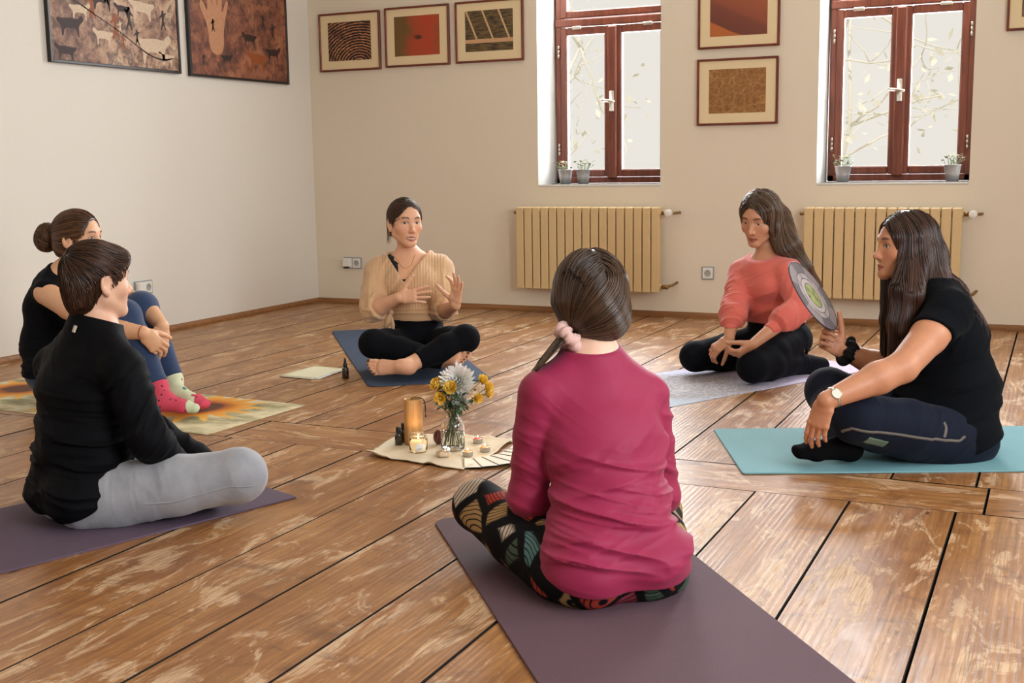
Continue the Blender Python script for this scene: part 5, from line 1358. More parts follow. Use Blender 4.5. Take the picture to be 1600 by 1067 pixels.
# ---------------------------------------------------------------- short-haired sitter in the black zip top
M_BLACKZ = cloth_mat('black_sports_jersey', (10, 11, 15), (13, 14, 19), .68, .0, 1200, .08)
M_GREYM = cloth_mat('grey_melange_jersey', (176, 178, 184), (128, 132, 143), .85, .3, 260)
M_HAIRE = hair_mat('short_brown_hair', (24, 14, 10), (84, 52, 32), .36)
M_TAB = plain('reflective_tab', (214, 206, 190), .35)
def sitter_short():
    f = nrm(cw(.70, .71)); rg = np.cross(f, UP)
    pel = P(138, 756, 3.53); waist = P(133, 690, 3.54); chest = P(133, 612, 3.54); upper = P(138, 562, 3.53); neckb = P(148, 512, 3.52)
    hd = Frame(P(152, 437, 3.51), cw(.72, .69, -.02), cw(.02, 0, 1), .97)
    shR, shL = P(192, 578, 3.41), P(88, 572, 3.66)
    elR, wrR = P(232, 684, 3.40), P(268, 728, 3.60); elL, wrL = P(222, 668, 3.86), P(300, 716, 3.76)
    hipR, hipL = P(180, 774, 3.46), P(120, 755, 3.62); knR, anR = P(374, 742, 3.49), P(245, 775, 3.78); knL, anL = P(185, 712, 3.98), P(312, 758, 3.70)
    T = torso(pel, waist, chest, upper, neckb, hd.w(0, -.02, -.05), rg, shL, shR, ((.150, .112), (.145, .108), (.150, .108), (.130, .074)), .054, .050)
    for s in (-1, 1): T.ell(pel+rg*s*.075-UP*.02-f*.03, np.stack([rg, f, UP]), (.09, .10, .085), .04)
    aL, aR = arm(shL, elL, wrL, (.048, .041, .028)), arm(shR, elR, wrR, (.048, .041, .028)); lL, lR = leg(hipL, knL, anL, (.085, .064, .038)), leg(hipR, knR, anR, (.085, .066, .038))
    hL = hand(wrL, cw(-.4, .25, -.5), cw(-.3, .2, -.8), False, [.9]*4); hR = hand(wrR, cw(.4, .7, -.3), cw(0, .2, -.9), True, [.6]*4)
    fL = foot(anL+cw(0, 0, -.04), anL+cw(.05, -.1, -.04), cw(.2, .2, .9), .8, False, None, anL); fR = foot(anR+cw(0, 0, -.03), anR+cw(-.16, .1, -.03), cw(.3, .5, .7), .95, False, None, anR)
    body = rest(union([T, (head(hd), .02), (lL, .03), (lR, .03), (aL, .012), (aR, .012), (hL, .008), (hR, .008), (fL, .012), (fR, .012)], .01))
    o = person(body, .0032, 'short-haired person in a black top and grey trousers on the purple mat at the left', lambda V: face_colours(V, hd, (224, 178, 150), blush=.3))
    low = union([cut(T, pel+UP*.14, nrm(UP+.1*f)), (cut(lL, anL, anL-knL, .075), .025), (cut(lR, anR, anR-knR, .075), .025)])
    th = nrm(knR-hipR)
    def trousers(X):
        fo = .007*ridges(X, nrm(th+.25*UP), .040, 2, .8, 6, 1.4)*near(X, P(235, 745, 3.38), .07)+.004*ridges(X, th, .05, 6, 1, 6)*near(X, hipR, .2)+.004*ridges(X, nrm(anR-knR), .03, 4)*near(X, knR+UP*-.05, .08)
        return low(X)-.010-fo
    tf = rest(field(trousers, low.lo()-.02, low.hi()+.02), GROUND-.001)
    tr = garment('trousers', tf, .0035, M_GREYM, o)
    ribbon('side_seam', tf, [P(222, 800, 3.34), P(262, 796, 3.36), P(310, 780, 3.38), P(360, 762, 3.40), P(395, 757, 3.44)], .004, M_GREYM, tr, .0015, 50)
    hp, hn = pel-f*.13-UP*.070, nrm(-UP+.62*f)
    up = union([cut(T, hp-hn*.014, hn), (cut(Part().cone(elL, wrL+nrm(wrL-elL)*.05, .041, .036), wrL+nrm(wrL-elL)*.07, wrL-elL), .028), (aL, .02), (aR, .02), (cut(Part().cone(elR, wrR+nrm(wrR-elR)*.05, .041, .036), wrR+nrm(wrR-elR)*.07, wrR-elR), .028)])
    collar = Part().cone(neckb-UP*.035, neckb+UP*.030+f*.012, .066, .060, .02)
    def top(X):
        h = X[:, 2]; onarm = np.clip((.02-np.minimum(aL(X), aR(X))+T(X))/.03, 0, 1)
        fo = .016*ridges(X, nrm(UP+.12*rg), .032, 5, .6, 4, 1.3)*np.clip((.52-h)/.2, 0, 1)*(1-onarm)+onarm*.010*ridges(X, nrm(elR-shR+.2*f), .040, 9, .9, 7)*np.clip((.55-h)/.1, 0, 1)+.005*ridges(X, nrm(UP+rg), .06, 15, .7, 5)*(1-onarm)
        fo = fo*np.where(onarm > .5, 1, np.clip(-plane(X, hp, hn)/.06, .12, 1)); d = smin(up(X)-.010-.010*np.clip((.3-h)/.2, 0, 1)*(1-onarm)-fo, collar(X), .02)
        return np.maximum(d, plane(X, neckb+UP*.028, nrm(UP+.35*f)))
    topf = field(top, up.lo()-.05, up.hi()+.05)
    garment('zip_top', rest(topf), .0035, M_BLACKZ, o)
    ribbon('reflective_tab', topf, [P(109, 505, 3.42), P(104.5, 516, 3.42)], .012, M_TAB, o, n=8)
    cap = hair_cap(hd, (.080, .099, .092), (0, -.012, .028), ((0, .098, -.034), (.074, .060, .100)), nape=-.112, slope=.62, y0=.085, low=(.060, .047, .078), extra=lambda p: p.cone(hd.w(-.035, .058, .076), hd.w(.04, .062, .068), .020, .020, .03))
    ear = Part().ell(hd.w(.084, -.002, -.018), hd.R, (.022, .026, .040), .01).ell(hd.w(-.084, -.002, -.018), hd.R, (.022, .026, .040), .01)
    cap_ = field(lambda X: smax(cap(X), -ear(X), .006), cap.lo(), cap.hi())
    V, F = iso(cap_, .004); q = np.random.default_rng(8); sd = seed_on(V, n=4200, r=q); wh = hd.w(-.01, -.085, .080)
    def dirf(X, i, rnd):
        L = hd.l(X); a = X-wh; a /= np.linalg.norm(a, axis=1)[:, None]+1e-6; low_ = np.clip((.05-L[:, 2])/.08, 0, 1)[:, None]; sw = np.cross(a, hd.z)*.35
        return a+hd.y*.5*(1-low_)-hd.z*low_*.9+sw
    st = strands(cap_, sd, dirf, 7, .008, (0, .005), .0011, q)
    hair_obj(o, M_HAIRE, [(snap(cap_, V, -.0015, 1), F, np.full(len(V), .2)), st])
sitter_short()

# ---------------------------------------------------------------- woman with a bun hugging her knees
M_TANK = cloth_mat('black_sleeveless_top', (12, 14, 20), (9, 10, 15), .8, .02, 900, .08)
M_BLUEL = cloth_mat('blue_melange_leggings', (44, 66, 104), (34, 52, 84), .8, .25, 320)
M_HAIRF = hair_mat('brown_bun_hair', (42, 26, 18), (120, 80, 50), .36)
M_BRACE = plain('rust_bracelet_cord', (176, 84, 52), .6)
def sock_pink():
    t = NT('pink_seed_dotted_sock'); co = t.coord(); v = t.voro(co, 52, rand=.75); d = t.ramp(v, [(.18, 1), (.24, 0)])
    return t.out(t.mix(d, s2l((206, 70, 96)), s2l((30, 16, 24))), .85)
def sock_green():
    t = NT('pale_green_patterned_sock'); co = t.coord(); vo = t.add('ShaderNodeTexVoronoi'); vo.inputs['Scale'].default_value = 30; t.link(co, vo.inputs['Vector'])
    r, g, b = t.sep(vo.outputs['Color']); d = t.ramp(vo.outputs['Distance'], [(.30, 1), (.36, 0)]); pick = t.math('GREATER_THAN', r, .5)
    c = t.ramp(g, [(0, s2l((196, 60, 86))), (.5, s2l((60, 130, 110)))], 'CONSTANT')
    return t.out(t.mix(t.math('MULTIPLY', d, pick), s2l((206, 214, 180)), c), .85)
M_SOCKP, M_SOCKG = sock_pink(), sock_green(); M_SOCKTOE = cloth_mat('pale_green_sock_toe', (204, 214, 178), (194, 206, 170))
def sitter_bun():
    f = nrm(cw(.90, -.40)); rg = np.cross(f, UP)
    pel = P(86, 580, 5.32); waist = P(78, 535, 5.33); chest = P(84, 480, 5.32); upper = P(90, 446, 5.31); neckb = P(102, 424, 5.30)
    hd = Frame(P(124, 372, 5.28), cw(.95, -.22, .02), cw(.02, 0, 1), 1.06)
    shR, shL = P(72, 458, 5.16), P(112, 446, 5.46)
    elR, wrR = P(152, 510, 4.96), P(224, 520, 4.90); elL, wrL = P(222, 472, 5.28), P(254, 510, 5.06)
    hipR, hipL = P(98, 590, 5.20), P(104, 580, 5.40); knR, anR = P(194, 494, 5.00), P(247, 604, 4.96); knL, anL = P(221, 481, 5.20), P(271, 594, 5.15)
    T = torso(pel, waist, chest, upper, neckb, hd.w(0, -.02, -.05), rg, shL, shR, ((.140, .105), (.112, .092), (.125, .095), (.115, .066)), .046, .046, (.06, .06, .056, -.02), f)
    aL, aR = arm(shL, elL, wrL, (.048, .040, .027)), arm(shR, elR, wrR, (.050, .042, .028)); lL, lR = leg(hipL, knL, anL, (.080, .064, .037)), leg(hipR, knR, anR, (.080, .062, .037))
    hR = hand(wrR, cw(.62, .22, -.75), cw(-.30, .90, .05), True, [(.65, .95, .6), (.65, .95, .6), (.7, .95, .6), (.7, .95, .6)], .02, (.4, .4, .3), 1.0, .4)
    hL = hand(wrL, cw(-.10, -.30, -.95), cw(-.55, .75, -.2), False, [(.25, .4, .3), (.3, .45, .3), (.35, .5, .3), (.4, .5, .3)], .09, (.3, .3, .2), 1.05, .5)
    fR = foot(P(236, 640, 4.93), P(312, 644, 4.93), cw(-.1, 0, 1), 1.0, False, None, anR); fL = foot(P(262, 626, 5.13), P(325, 638, 5.03), cw(-.1, 0, 1), 1.0, False, None, anL)
    body = rest(union([T, (head(hd), .02), (lL, .03), (lR, .03), (aL, .012), (aR, .012), (hL, .006), (hR, .006), (fL, .012), (fR, .012)], .008))
    o = person(body, .003, 'woman with a hair bun hugging her knees on the sunflower mat', lambda V: face_colours(V, hd, (226, 176, 138), blush=.3))
    low = union([cut(T, pel+UP*.10, UP), (cut(lL, anL-nrm(anL-knL)*.02, anL-knL, .08), .02), (cut(lR, anR-nrm(anR-knR)*.02, anR-knR, .08), .02)], .01)
    def leggings(X):
        fo = .004*ridges(X, nrm(anR-knR), .028, 4, .8, 8)*(near(X, anR, .10)+near(X, anL, .10))+.003*ridges(X, nrm(knR-hipR), .04, 6)*near(X, knR, .1)
        return low(X)-.006-fo
    garment('leggings', rest(field(leggings, low.lo()-.02, low.hi()+.02), GROUND-.001), .0035, M_BLUEL, o)
    for nm, ft, an, kn, m in (('sock', fR, anR, knR, M_SOCKP), ('sock', fL, anL, knL, M_SOCKG)):
        g = Part().cone(an+nrm(kn-an)*.035, an, .041, .038, .01)
        u_ = union([ft, (g, .02)]); sk = garment(nm, rest(field(lambda X, u_=u_: u_(X)-.0045, u_.lo()-.01, u_.hi()+.01), GROUND-.001), .003, m, o)
    toe = field(lambda X: np.maximum(fR(X)-.006, -plane(X, P(296, 640, 4.93), cw(1, 0, .2))), fR.lo()-.01, fR.hi()+.01)
    garment('sock_toe', rest(toe, GROUND-.001), .003, M_SOCKTOE, o)
    toe = field(lambda X: np.maximum(fL(X)-.006, -plane(X, P(309, 636, 5.05), cw(1, 0, .2))), fL.lo()-.01, fL.hi()+.01)
    garment('sock_toe', rest(toe, GROUND-.001), .003, M_SOCKP, o)
    up = T
    nk = Part().cone(neckb-UP*.03+f*.02, hd.w(0, -.02, -.05), .066, .060, .01)
    def tank(X):
        h = X[:, 2]
        fo = .010*ridges(X, UP, .032, 5, .6, 4, 1.3)*np.clip((.40-h)/.2, 0, 1)+.004*ridges(X, nrm(UP+f), .05, 8)
        d = up(X)-.009-fo
        for s_, e_, q_ in ((shR, elR, rg), (shL, elL, -rg)): d = smax(d, -(Part().cone(s_+q_*.066-UP*.020, s_+q_*.055+(e_-s_)*.8, .056, .060, .01)(X)), .006)
        d = smax(d, plane(X, neckb+UP*.022-f*.02, nrm(UP+.50*f)), .006); d = smax(d, -nk(X), .005)
        return smax(d, plane(X, pel-UP*.01, -UP), .006)
    garment('sleeveless_top', field(tank, up.lo()-.03, up.hi()+.03), .0035, M_TANK, o)
    ring_band('bracelet', wrR-nrm(wrR-elR)*.004, nrm(wrR-elR), .0285, .003, M_BRACE, o, n=30, m=6)
    cap = hair_cap(hd, (.084, .104, .094), (0, -.014, .028), ((0, .106, -.020), (.072, .066, .108)), nape=-.075)
    ear = Part().ell(hd.w(.080, .002, -.024), hd.R, (.02, .020, .034), .01)
    cap_ = field(lambda X: smax(cap(X), -ear(X), .006), cap.lo(), cap.hi())
    V, F = iso(cap_, .004); q = np.random.default_rng(9); bun = hd.w(0, -.152, .010); tie = hd.w(0, -.112, .010)
    sd = seed_on(V, n=2600, r=q)
    def dirf(X, i, rnd): t = tie-X; return t/(np.linalg.norm(t, axis=1)[:, None]+1e-6)
    st = strands(cap_, sd, dirf, 14, .011, (-.001, .003), .0012, q, lambda X: np.linalg.norm(X-tie, axis=1) < .02)
    b = Part().ell(bun, hd.R, (.046, .042, .054), .01).ell(bun-hd.y*.012-hd.z*.020, hd.R, (.040, .036, .040), .02); Vb, Fb = iso(b, .004); sb = seed_on(Vb, n=700, r=q); ax_ = nrm(hd.y+.25*hd.z)
    sbt = strands(b, sb, lambda X, i, rnd: np.cross(np.tile(ax_, (len(X), 1)), X-bun)+.12*(rnd[:, None]-.5)*ax_, 18, .010, (-.003, .010), .0014, q)
    hair_obj(o, M_HAIRF, [(snap(cap_, V, -.0015, 1), F, np.full(len(V), .2)), st, (Vb, Fb, np.full(len(Vb), .2)), sbt])
sitter_bun()
# ================================================================ MATS
def mat_obj(corner, d, n, L, W, mat, label, t=.0055, r=.035, uvflip=False):
    """flat mat: corner, long direction d, short direction n; rounded corners, soft edge"""
    d = nrm(np.array((d[0], d[1], 0.))); n = nrm(np.array((n[0], n[1], 0.))); n = nrm(n-d*(n @ d)); c = np.array((corner[0], corner[1], 0.))
    out = []
    for (a, b, sa, sb) in ((r, r, -1, -1), (L-r, r, 1, -1), (L-r, W-r, 1, 1), (r, W-r, -1, 1)):
        st = {(-1, -1): math.pi, (1, -1): 1.5*math.pi, (1, 1): 0, (-1, 1): .5*math.pi}[(sa, sb)]
        for k in range(9): q = st+k*math.pi/16; out.append((a+r*math.cos(q), b+r*math.sin(q)))
    out = np.array(out); m = len(out); ctr = out.mean(0)
    nu = 60
    def ring(shrink, z): return [tuple(ctr+(p-ctr)*(1-shrink/np.maximum(np.abs(p-ctr).max(), .1)))+(z,) for p in out]
    rows = ring(0, .0003)+ring(0, t*.7)+ring(.003, t)+ring(.02, t)
    V = [np.array((x, y, z)) for x, y, z in rows]; F = []
    for q in range(3):
        for i in range(m): F.append((q*m+i, q*m+(i+1) % m, (q+1)*m+(i+1) % m, (q+1)*m+i))
    F.append(tuple(3*m+i for i in range(m))); F.append(tuple(range(m-1, -1, -1)))
    right = np.cross(d, n)[2]
    o = np_mesh('yoga_mat', V, F if right > 0 else [f[::-1] for f in F], mat, None, False)
    M = Matrix(((d[0], n[0], 0, c[0]), (d[1], n[1], 0, c[1]), (0, 0, 1, 0), (0, 0, 0, 1)))
    if right < 0:   # keep a proper rotation: mirror inside the mesh
        for v in o.data.vertices: v.co.y = -v.co.y
        M = Matrix(((d[0], -n[0], 0, c[0]), (d[1], -n[1], 0, c[1]), (0, 0, 1, 0), (0, 0, 0, 1)))
    o.matrix_world = M; tag(o, label, 'yoga mat'); return o
def foam(name, a, b, scale=420):
    t = NT(name); co = t.coord(); f = t.noise(co, 5, 5); g = t.noise(co, scale, 2); v = t.voro(co, 260)
    col = t.mix(f, s2l(a), s2l(b)); col = t.mix(t.ramp(g, [(.35, .3), (.65, 0)]), col, tuple(x*.6 for x in s2l(a)))
    t.bump(t.math('ADD', g, v), .3, .0008); return t.out(col, .8)
M_MATP = foam('aubergine_mat_foam', (90, 66, 76), (99, 74, 83)); M_MATP2 = foam('violet_mat_foam', (92, 76, 96), (102, 84, 102)); M_MATN = foam('navy_mat_foam', (44, 62, 88), (52, 70, 96))
M_MATT = foam('teal_mat_foam', (112, 164, 174), (126, 176, 184))
def pastel():
    t = NT('pastel_mandala_print'); co = t.coord(); x, y, z = t.sep(co)
    base = t.ramp(t.math('ADD', t.math('MULTIPLY', x, .55), t.math('MULTIPLY', t.noise(co, 3, 3), .12)), [(.05, s2l((178, 208, 214))), (.45, s2l((176, 188, 218))), (.75, s2l((188, 172, 210))), (1.0, s2l((206, 178, 208)))])
    d = t.add('ShaderNodeVectorMath'); d.operation = 'LENGTH'; t.link(t.mapping(co, (1, 1, 1), (-.72, -.28, 0)), d.inputs[0]); r = d.outputs['Value']
    w = t.wave(t.mapping(co, (1, 1, 1), (-.72, -.28, 0)), 16, 9, 2, 3, typ='RINGS'); v = t.voro(t.mapping(co, (1, 1, 1), (-.72, -.28, 0)), 22, 'DISTANCE_TO_EDGE')
    lines = t.math('MAXIMUM', t.ramp(w, [(.80, 0), (.92, 1)]), t.ramp(v, [(.02, 1), (.06, 0)]))
    ins = t.ramp(t.math('ADD', r, t.math('MULTIPLY', t.noise(co, 9, 4), .1)), [(.30, 1), (.40, 0)])
    col = t.mix(t.math('MULTIPLY', ins, .75), base, s2l((128, 114, 108)))
    col = t.mix(t.math('MULTIPLY', lines, .5), col, s2l((222, 222, 226)))
    return t.out(col, .7)
def sunflowers():
    t = NT('sunflower_print'); xx, yy, zz = t.sep(t.coord()); co = t.comb(xx, t.math('ABSOLUTE', yy), 0.0); nz = t.noise(co, 4.5, 3, out='Color')
    v = t.add('ShaderNodeVectorMath'); v.operation = 'MULTIPLY_ADD'; t.link(nz, v.inputs[0]); v.inputs[1].default_value = (.10, .10, 0); t.link(co, v.inputs[2]); c = v.outputs[0]
    n = t.noise(t.mapping(c, (2.2, 4, 1)), 1.6, 4)
    col = t.ramp(n, [(.28, s2l((92, 92, 70))), (.42, s2l((168, 160, 120))), (.55, s2l((224, 212, 176))), (.68, s2l((196, 186, 140))), (.8, s2l((120, 118, 88)))])
    for (cx, cy, R) in ((.40, .40, .34), (1.50, .40, .30), (.95, .12, .16)):
        m = t.mapping(c, (1, 1, 0), (-cx-.05, -cy-.05, 0)); g = t.add('ShaderNodeTexGradient'); g.gradient_type = 'RADIAL'; t.link(m, g.inputs[0])
        d = t.add('ShaderNodeVectorMath'); d.operation = 'LENGTH'; t.link(m, d.inputs[0]); r = d.outputs['Value']
        pet = t.math('MULTIPLY', t.math('ABSOLUTE', t.math('SINE', t.math('MULTIPLY', g.outputs['Fac'], 50.0))), R*.35)
        edge = t.math('ADD', r, pet); mask = t.ramp(t.math('DIVIDE', edge, R), [(.86, 1), (1.0, 0)])
        pc = t.ramp(t.math('DIVIDE', r, R), [(.28, s2l((92, 50, 26))), (.36, s2l((176, 92, 30))), (.5, s2l((226, 150, 44))), (.85, s2l((240, 190, 84)))])
        col = t.mix(mask, col, pc)
    return t.out(col, .75)
M_MATL, M_MATF = pastel(), sunflowers()
mat_obj((2.256, -2.93), (-1.27, 1.60), (.80, .60), 1.98, .60, M_MATN, 'dark blue mat under the woman in beige', r=.05)
mat_obj((3.553, -4.675), (.632, -.775), (.775, .632), 1.80, .605, M_MATP, 'aubergine mat in front, under the woman in the pink top', r=.05)
mat_obj((3.042, -4.624), (-.329, -.944), (-.944, .329), 1.8, .59, M_MATP2, 'violet mat at the left edge, under the short-haired person', r=.012)
mat_obj((2.192, -4.021), (-1, .05), (-.04, .999), 1.75, .63, M_MATF, 'mat printed with sunflowers, under the woman with the bun', .003, .008)
mat_obj((4.263, -3.829), (.915, .40), (-.40, .915), 1.78, .66, M_MATT, 'teal mat under the woman in the black T-shirt', r=.012)
mat_obj((3.56, -3.165), (.47, .883), (-.883, .47), 1.78, .62, M_MATL, 'pale blue and lilac printed mat under the kneeling woman', .003, .01)

# ================================================================ THE CENTRE CLOTH AND WHAT STANDS ON IT
def linen():
    t = NT('cream_linen'); co = t.coord(); a = t.wave(co, 260, .4, 1, 1, 'X'); b = t.wave(co, 260, .4, 1, 1, 'Y'); n = t.noise(co, 9, 4)
    t.bump(t.math('ADD', t.math('ADD', a, b), t.math('MULTIPLY', n, 2)), .25, .001)
    return t.out(t.mix(n, s2l((222, 206, 176)), s2l((232, 220, 196))), .9)
M_LINEN = linen()
def centre_cloth():
    c = [np.array(p) for p in ((2.955, -4.085), (3.385, -4.135), (3.36, -3.67), (2.90, -3.73))]; r = np.random.default_rng(4); n = 46; V = []; 
    for j in range(n):
        for i in range(n):
            u, v = i/(n-1), j/(n-1); p = (c[0]*(1-u)+c[1]*u)*(1-v)+(c[3]*(1-u)+c[2]*u)*v
            V.append((p[0], p[1]))
    V = np.array(V); U = np.stack(np.meshgrid(np.linspace(0, 1, n), np.linspace(0, 1, n)), -1).reshape(-1, 2)
    e = np.minimum(np.minimum(U[:, 0], 1-U[:, 0]), np.minimum(U[:, 1], 1-U[:, 1]))
    P3 = np.stack([U[:, 0], U[:, 1], np.zeros(len(U))], 1).astype(np.float32)
    wob = vnoise(P3*6, 3)*.010; ctr = V.mean(0)
    V = V+np.stack([vnoise(P3*5, 8), vnoise(P3*5, 9)], 1)*.010*np.clip(1-e/.12, 0, 1)[:, None]
    edge = np.clip(1-e/.05, 0, 1)
    z = .0045+edge*(.004+.010*np.clip(vnoise(P3*9, 5), 0, 1))+.002*np.clip(ridges(P3, (0.7, .7, 0), .09, 4), 0, 1)*np.clip(e*6, 0, 1)
    k = np.exp(-((U[:, 0]/.10)**2+(U[:, 1]/.12)**2)); z += .016*k
    top = np.stack([V[:, 0], V[:, 1], z], 1); bot = top-np.array((0, 0, .0035)); bot[:, 2] = np.maximum(bot[:, 2], .0006)
    F = [(j*n+i, j*n+i+1, (j+1)*n+i+1, (j+1)*n+i) for j in range(n-1) for i in range(n-1)]; N = n*n
    F2 = [tuple(q+N for q in f[::-1]) for f in F]; ring = [i for i in range(n)]+[j*n+n-1 for j in range(1, n)]+[(n-1)*n+i for i in range(n-2, -1, -1)]+[j*n for j in range(n-2, 0, -1)]
    F3 = [(ring[(i+1) % len(ring)], ring[i], ring[i]+N, ring[(i+1) % len(ring)]+N) for i in range(len(ring))]
    o = np_mesh('cloth', np.vstack([top, bot]), F+F2+F3, M_LINEN, None, True); tag(o, 'cream linen cloth spread on the floorboards in the middle of the circle', 'cloth')
centre_cloth()
ZT = .0075
def thing_(name, loc, label, cat, group=None, rz=0.0): return tag(empty(name, loc, rz), label, cat, group)
def sub(root, name, mb, mat, smooth=True): o = mb.build(name, mat, None, smooth); o.parent = root; return o
# bamboo chime
def bamboo():
    t = NT('pale_bamboo'); co = t.coord(); n = t.noise(t.mapping(co, (60, 60, 3)), 1, 5); c = t.ramp(n, [(.3, s2l((176, 126, 70))), (.7, s2l((212, 166, 106)))]); t.bump(n, .1, .0006); return t.out(c, .5)
M_BAMBOO = bamboo(); M_CORD = plain('black_cord', (20, 18, 18), .7); M_CORDEND = plain('copper_cord_end', (150, 92, 56), .4, .6)
r_ = thing_('wooden_chime', (3.034, -3.868, ZT), 'upright bamboo chime tube with a black cord, on the cream cloth', 'chime')
sub(r_, 'tube', MB().lathe([(.030, 0), (.0345, .001), (.035, .003), (.035, .166), (.0338, .169), (.030, .169), (.0295, .16), (.0295, .004)], n=36, cap=False), M_BAMBOO)
sub(r_, 'disc', MB().lathe([(.0001, .155), (.0297, .155), (.0297, .158), (.0001, .158)], n=30), M_BAMBOO)
pts = [np.array(p) for p in ((-.006, 0, .156), (-.004, -.004, .172), (.010, -.010, .1755), (.030, -.012, .174), (.042, -.012, .166), (.046, -.012, .148), (.047, -.012, .122))]
pts = [p[0]*RW-p[1]*DW*-1+p[2]*UP for p in pts]
sub(r_, 'cord', MB().tube(pts, .0019, 8), M_CORD); sub(r_, 'cord_end', MB().tube([pts[-1], pts[-1]-UP*.012], .0026, 8), M_CORDEND); sub(r_, 'cord_bead', MB().ball(pts[-1]-UP*.017, .0035), M_CORD)
# candle in a jar
def clear(name, tint=(1, 1, 1), rough=.0, ior=1.45):
    t = NT(name); t.b.inputs['Transmission Weight'].default_value = 1.0; t.b.inputs['IOR'].default_value = ior; return t.out(tint, rough)
M_JAR = clear('clear_glass', (.97, .98, .97)); M_WATER = clear('water', (.98, 1, .99), 0, 1.33)
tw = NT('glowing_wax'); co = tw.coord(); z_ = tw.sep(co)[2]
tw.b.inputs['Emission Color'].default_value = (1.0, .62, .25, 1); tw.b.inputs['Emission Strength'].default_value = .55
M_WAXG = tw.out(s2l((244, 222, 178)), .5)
def flame_mat():
    t = NT('candle_flame'); t.b.inputs['Emission Color'].default_value = (1.0, .72, .34, 1); t.b.inputs['Emission Strength'].default_value = 9.0; return t.out((1, .8, .5), .5)
M_FLAME = flame_mat(); M_LABEL = plain('white_paper_label', (236, 234, 228), .7, 0, .02); M_INK = plain('grey_line_drawing', (120, 120, 122), .7); M_TWINE = plain('jute_twine', (206, 174, 124), .8)
def flame(root, z, s=1.0, light=.25):
    o = sub(root, 'flame', MB().lathe([(.0005*s, 0), (.0028*s, .003*s), (.0034*s, .006*s), (.002*s, .012*s), (.0004*s, .018*s)], (0, 0, z), 10), M_FLAME)
    l = bpy.data.lights.new('candle_light', 'POINT'); l.energy = light; l.color = (1.0, .58, .24); l.shadow_soft_size = .006; lo = bpy.data.objects.new('candle_light', l); C.objects.link(lo); lo.parent = root; lo.location = (0, 0, z+.022*s)
r_ = thing_('jar_candle', (3.112, -3.972, ZT), 'lit candle in a glass jar with white label and twine, on the cream cloth', 'candle')
sub(r_, 'jar', MB().lathe([(.001, 0), (.029, 0), (.032, .003), (.033, .008), (.033, .040), (.031, .047), (.0275, .050), (.0275, .0535), (.030, .0545), (.030, .0635), (.0285, .065), (.0270, .0635), (.0265, .050), (.0305, .040), (.0308, .006), (.028, .0035), (.001, .0035)], n=40, cap=False), M_JAR)
sub(r_, 'wax', MB().lathe([(.001, .0036), (.0295, .0042), (.0304, .007), (.0303, .038), (.029, .0405), (.001, .0405)], n=36), M_WAXG)
sub(r_, 'wick', MB().tube([(0, 0, .040), (.0005, 0, .047)], .0008, 6), M_CORD); flame(r_, .046, .8, .35)
ang = math.atan2(-.93, .36)+.32
def arcpatch(r, a0, a1, z0, z1, n=14):
    V = []; 
    for rr in (r, r-.0004):
        for z in (z0, z1):
            for i in range(n): a = a0+(a1-a0)*i/(n-1); V.append((rr*math.cos(a), rr*math.sin(a), z))
    F = [(i, i+1, n+i+1, n+i) for i in range(n-1)]+[(2*n+i, 3*n+i, 3*n+i+1, 2*n+i+1) for i in range(n-1)]+[(n+i, n+i+1, 3*n+i+1, 3*n+i) for i in range(n-1)]+[(i+1, i, 2*n+i, 2*n+i+1) for i in range(n-1)]
    return V, F
lb = sub(r_, 'label', MB().raw(*arcpatch(.0338, ang-.52, ang+.52, .006, .034)), M_LABEL)
ik = MB()
for (a0, a1, z0, z1) in ((-.25, -.05, .012, .022), (-.05, .05, .022, .012), (.05, .25, .012, .024), (-.3, .3, .027, .027), (-.12, .12, .016, .018)):
    ik.tube([(.0341*math.cos(ang+a0), .0341*math.sin(ang+a0), z0), (.0341*math.cos(ang+(a0+a1)/2), .0341*math.sin(ang+(a0+a1)/2), (z0+z1)/2), (.0341*math.cos(ang+a1), .0341*math.sin(ang+a1), z1)], .0004, 5)
o = ik.build('label_drawing', M_INK, None, True); o.parent = lb
tq = MB(); tq.tube([(.0287*math.cos(a), .0287*math.sin(a), .0518) for a in np.linspace(0, 6.283, 40)], .0011, 6)
ka = ang+.55
kx = np.array((math.cos(ka)*.031, math.sin(ka)*.031, .052)); out_ = np.array((math.cos(ka), math.sin(ka), 0)); tan_ = np.array((-math.sin(ka), math.cos(ka), 0))
for sgn in (-1, 1):
    tq.tube([kx+out_*.004*math.sin(t)+tan_*sgn*.016*math.sin(t)**1+UP*(.008*math.sin(2*t)) for t in np.linspace(0, math.pi, 14)], .0009, 5)
    tq.tube([kx, kx+out_*.004+tan_*sgn*.008-UP*.008, kx+out_*.004+tan_*sgn*.010-UP*.018], .0009, 5)
sub(r_, 'twine', tq, M_TWINE)
# dark bottles
M_AMBER = plain('dark_amber_glass', (34, 20, 15), .08, 0, .05, Coat_Weight=1.0); M_PAPERL = plain('dark_label', (58, 44, 36), .6)
def vial(loc, h, r, label, group=None, cat='bottle'):
    q = thing_('glass_bottle', loc, label, cat, group)
    sub(q, 'bottle', MB().lathe([(.001, 0), (r*.9, 0), (r, .002), (r, h*.52), (r*.85, h*.62), (r*.5, h*.67), (r*.45, h*.72), (.001, h*.72)], n=24), M_AMBER)
    sub(q, 'cap', MB().lathe([(r*.62, h*.68), (r*.64, h*.69), (r*.64, h*.97), (r*.56, h), (.001, h)], n=22, cap=False), M_BLACKP); return q
vial((2.990, -3.905, ZT), .066, .0145, 'front one of two small dark bottles left of the bamboo chime'); vial((2.987, -3.862, ZT), .072, .0145, 'rear one of two small dark bottles, half behind the bamboo chime')
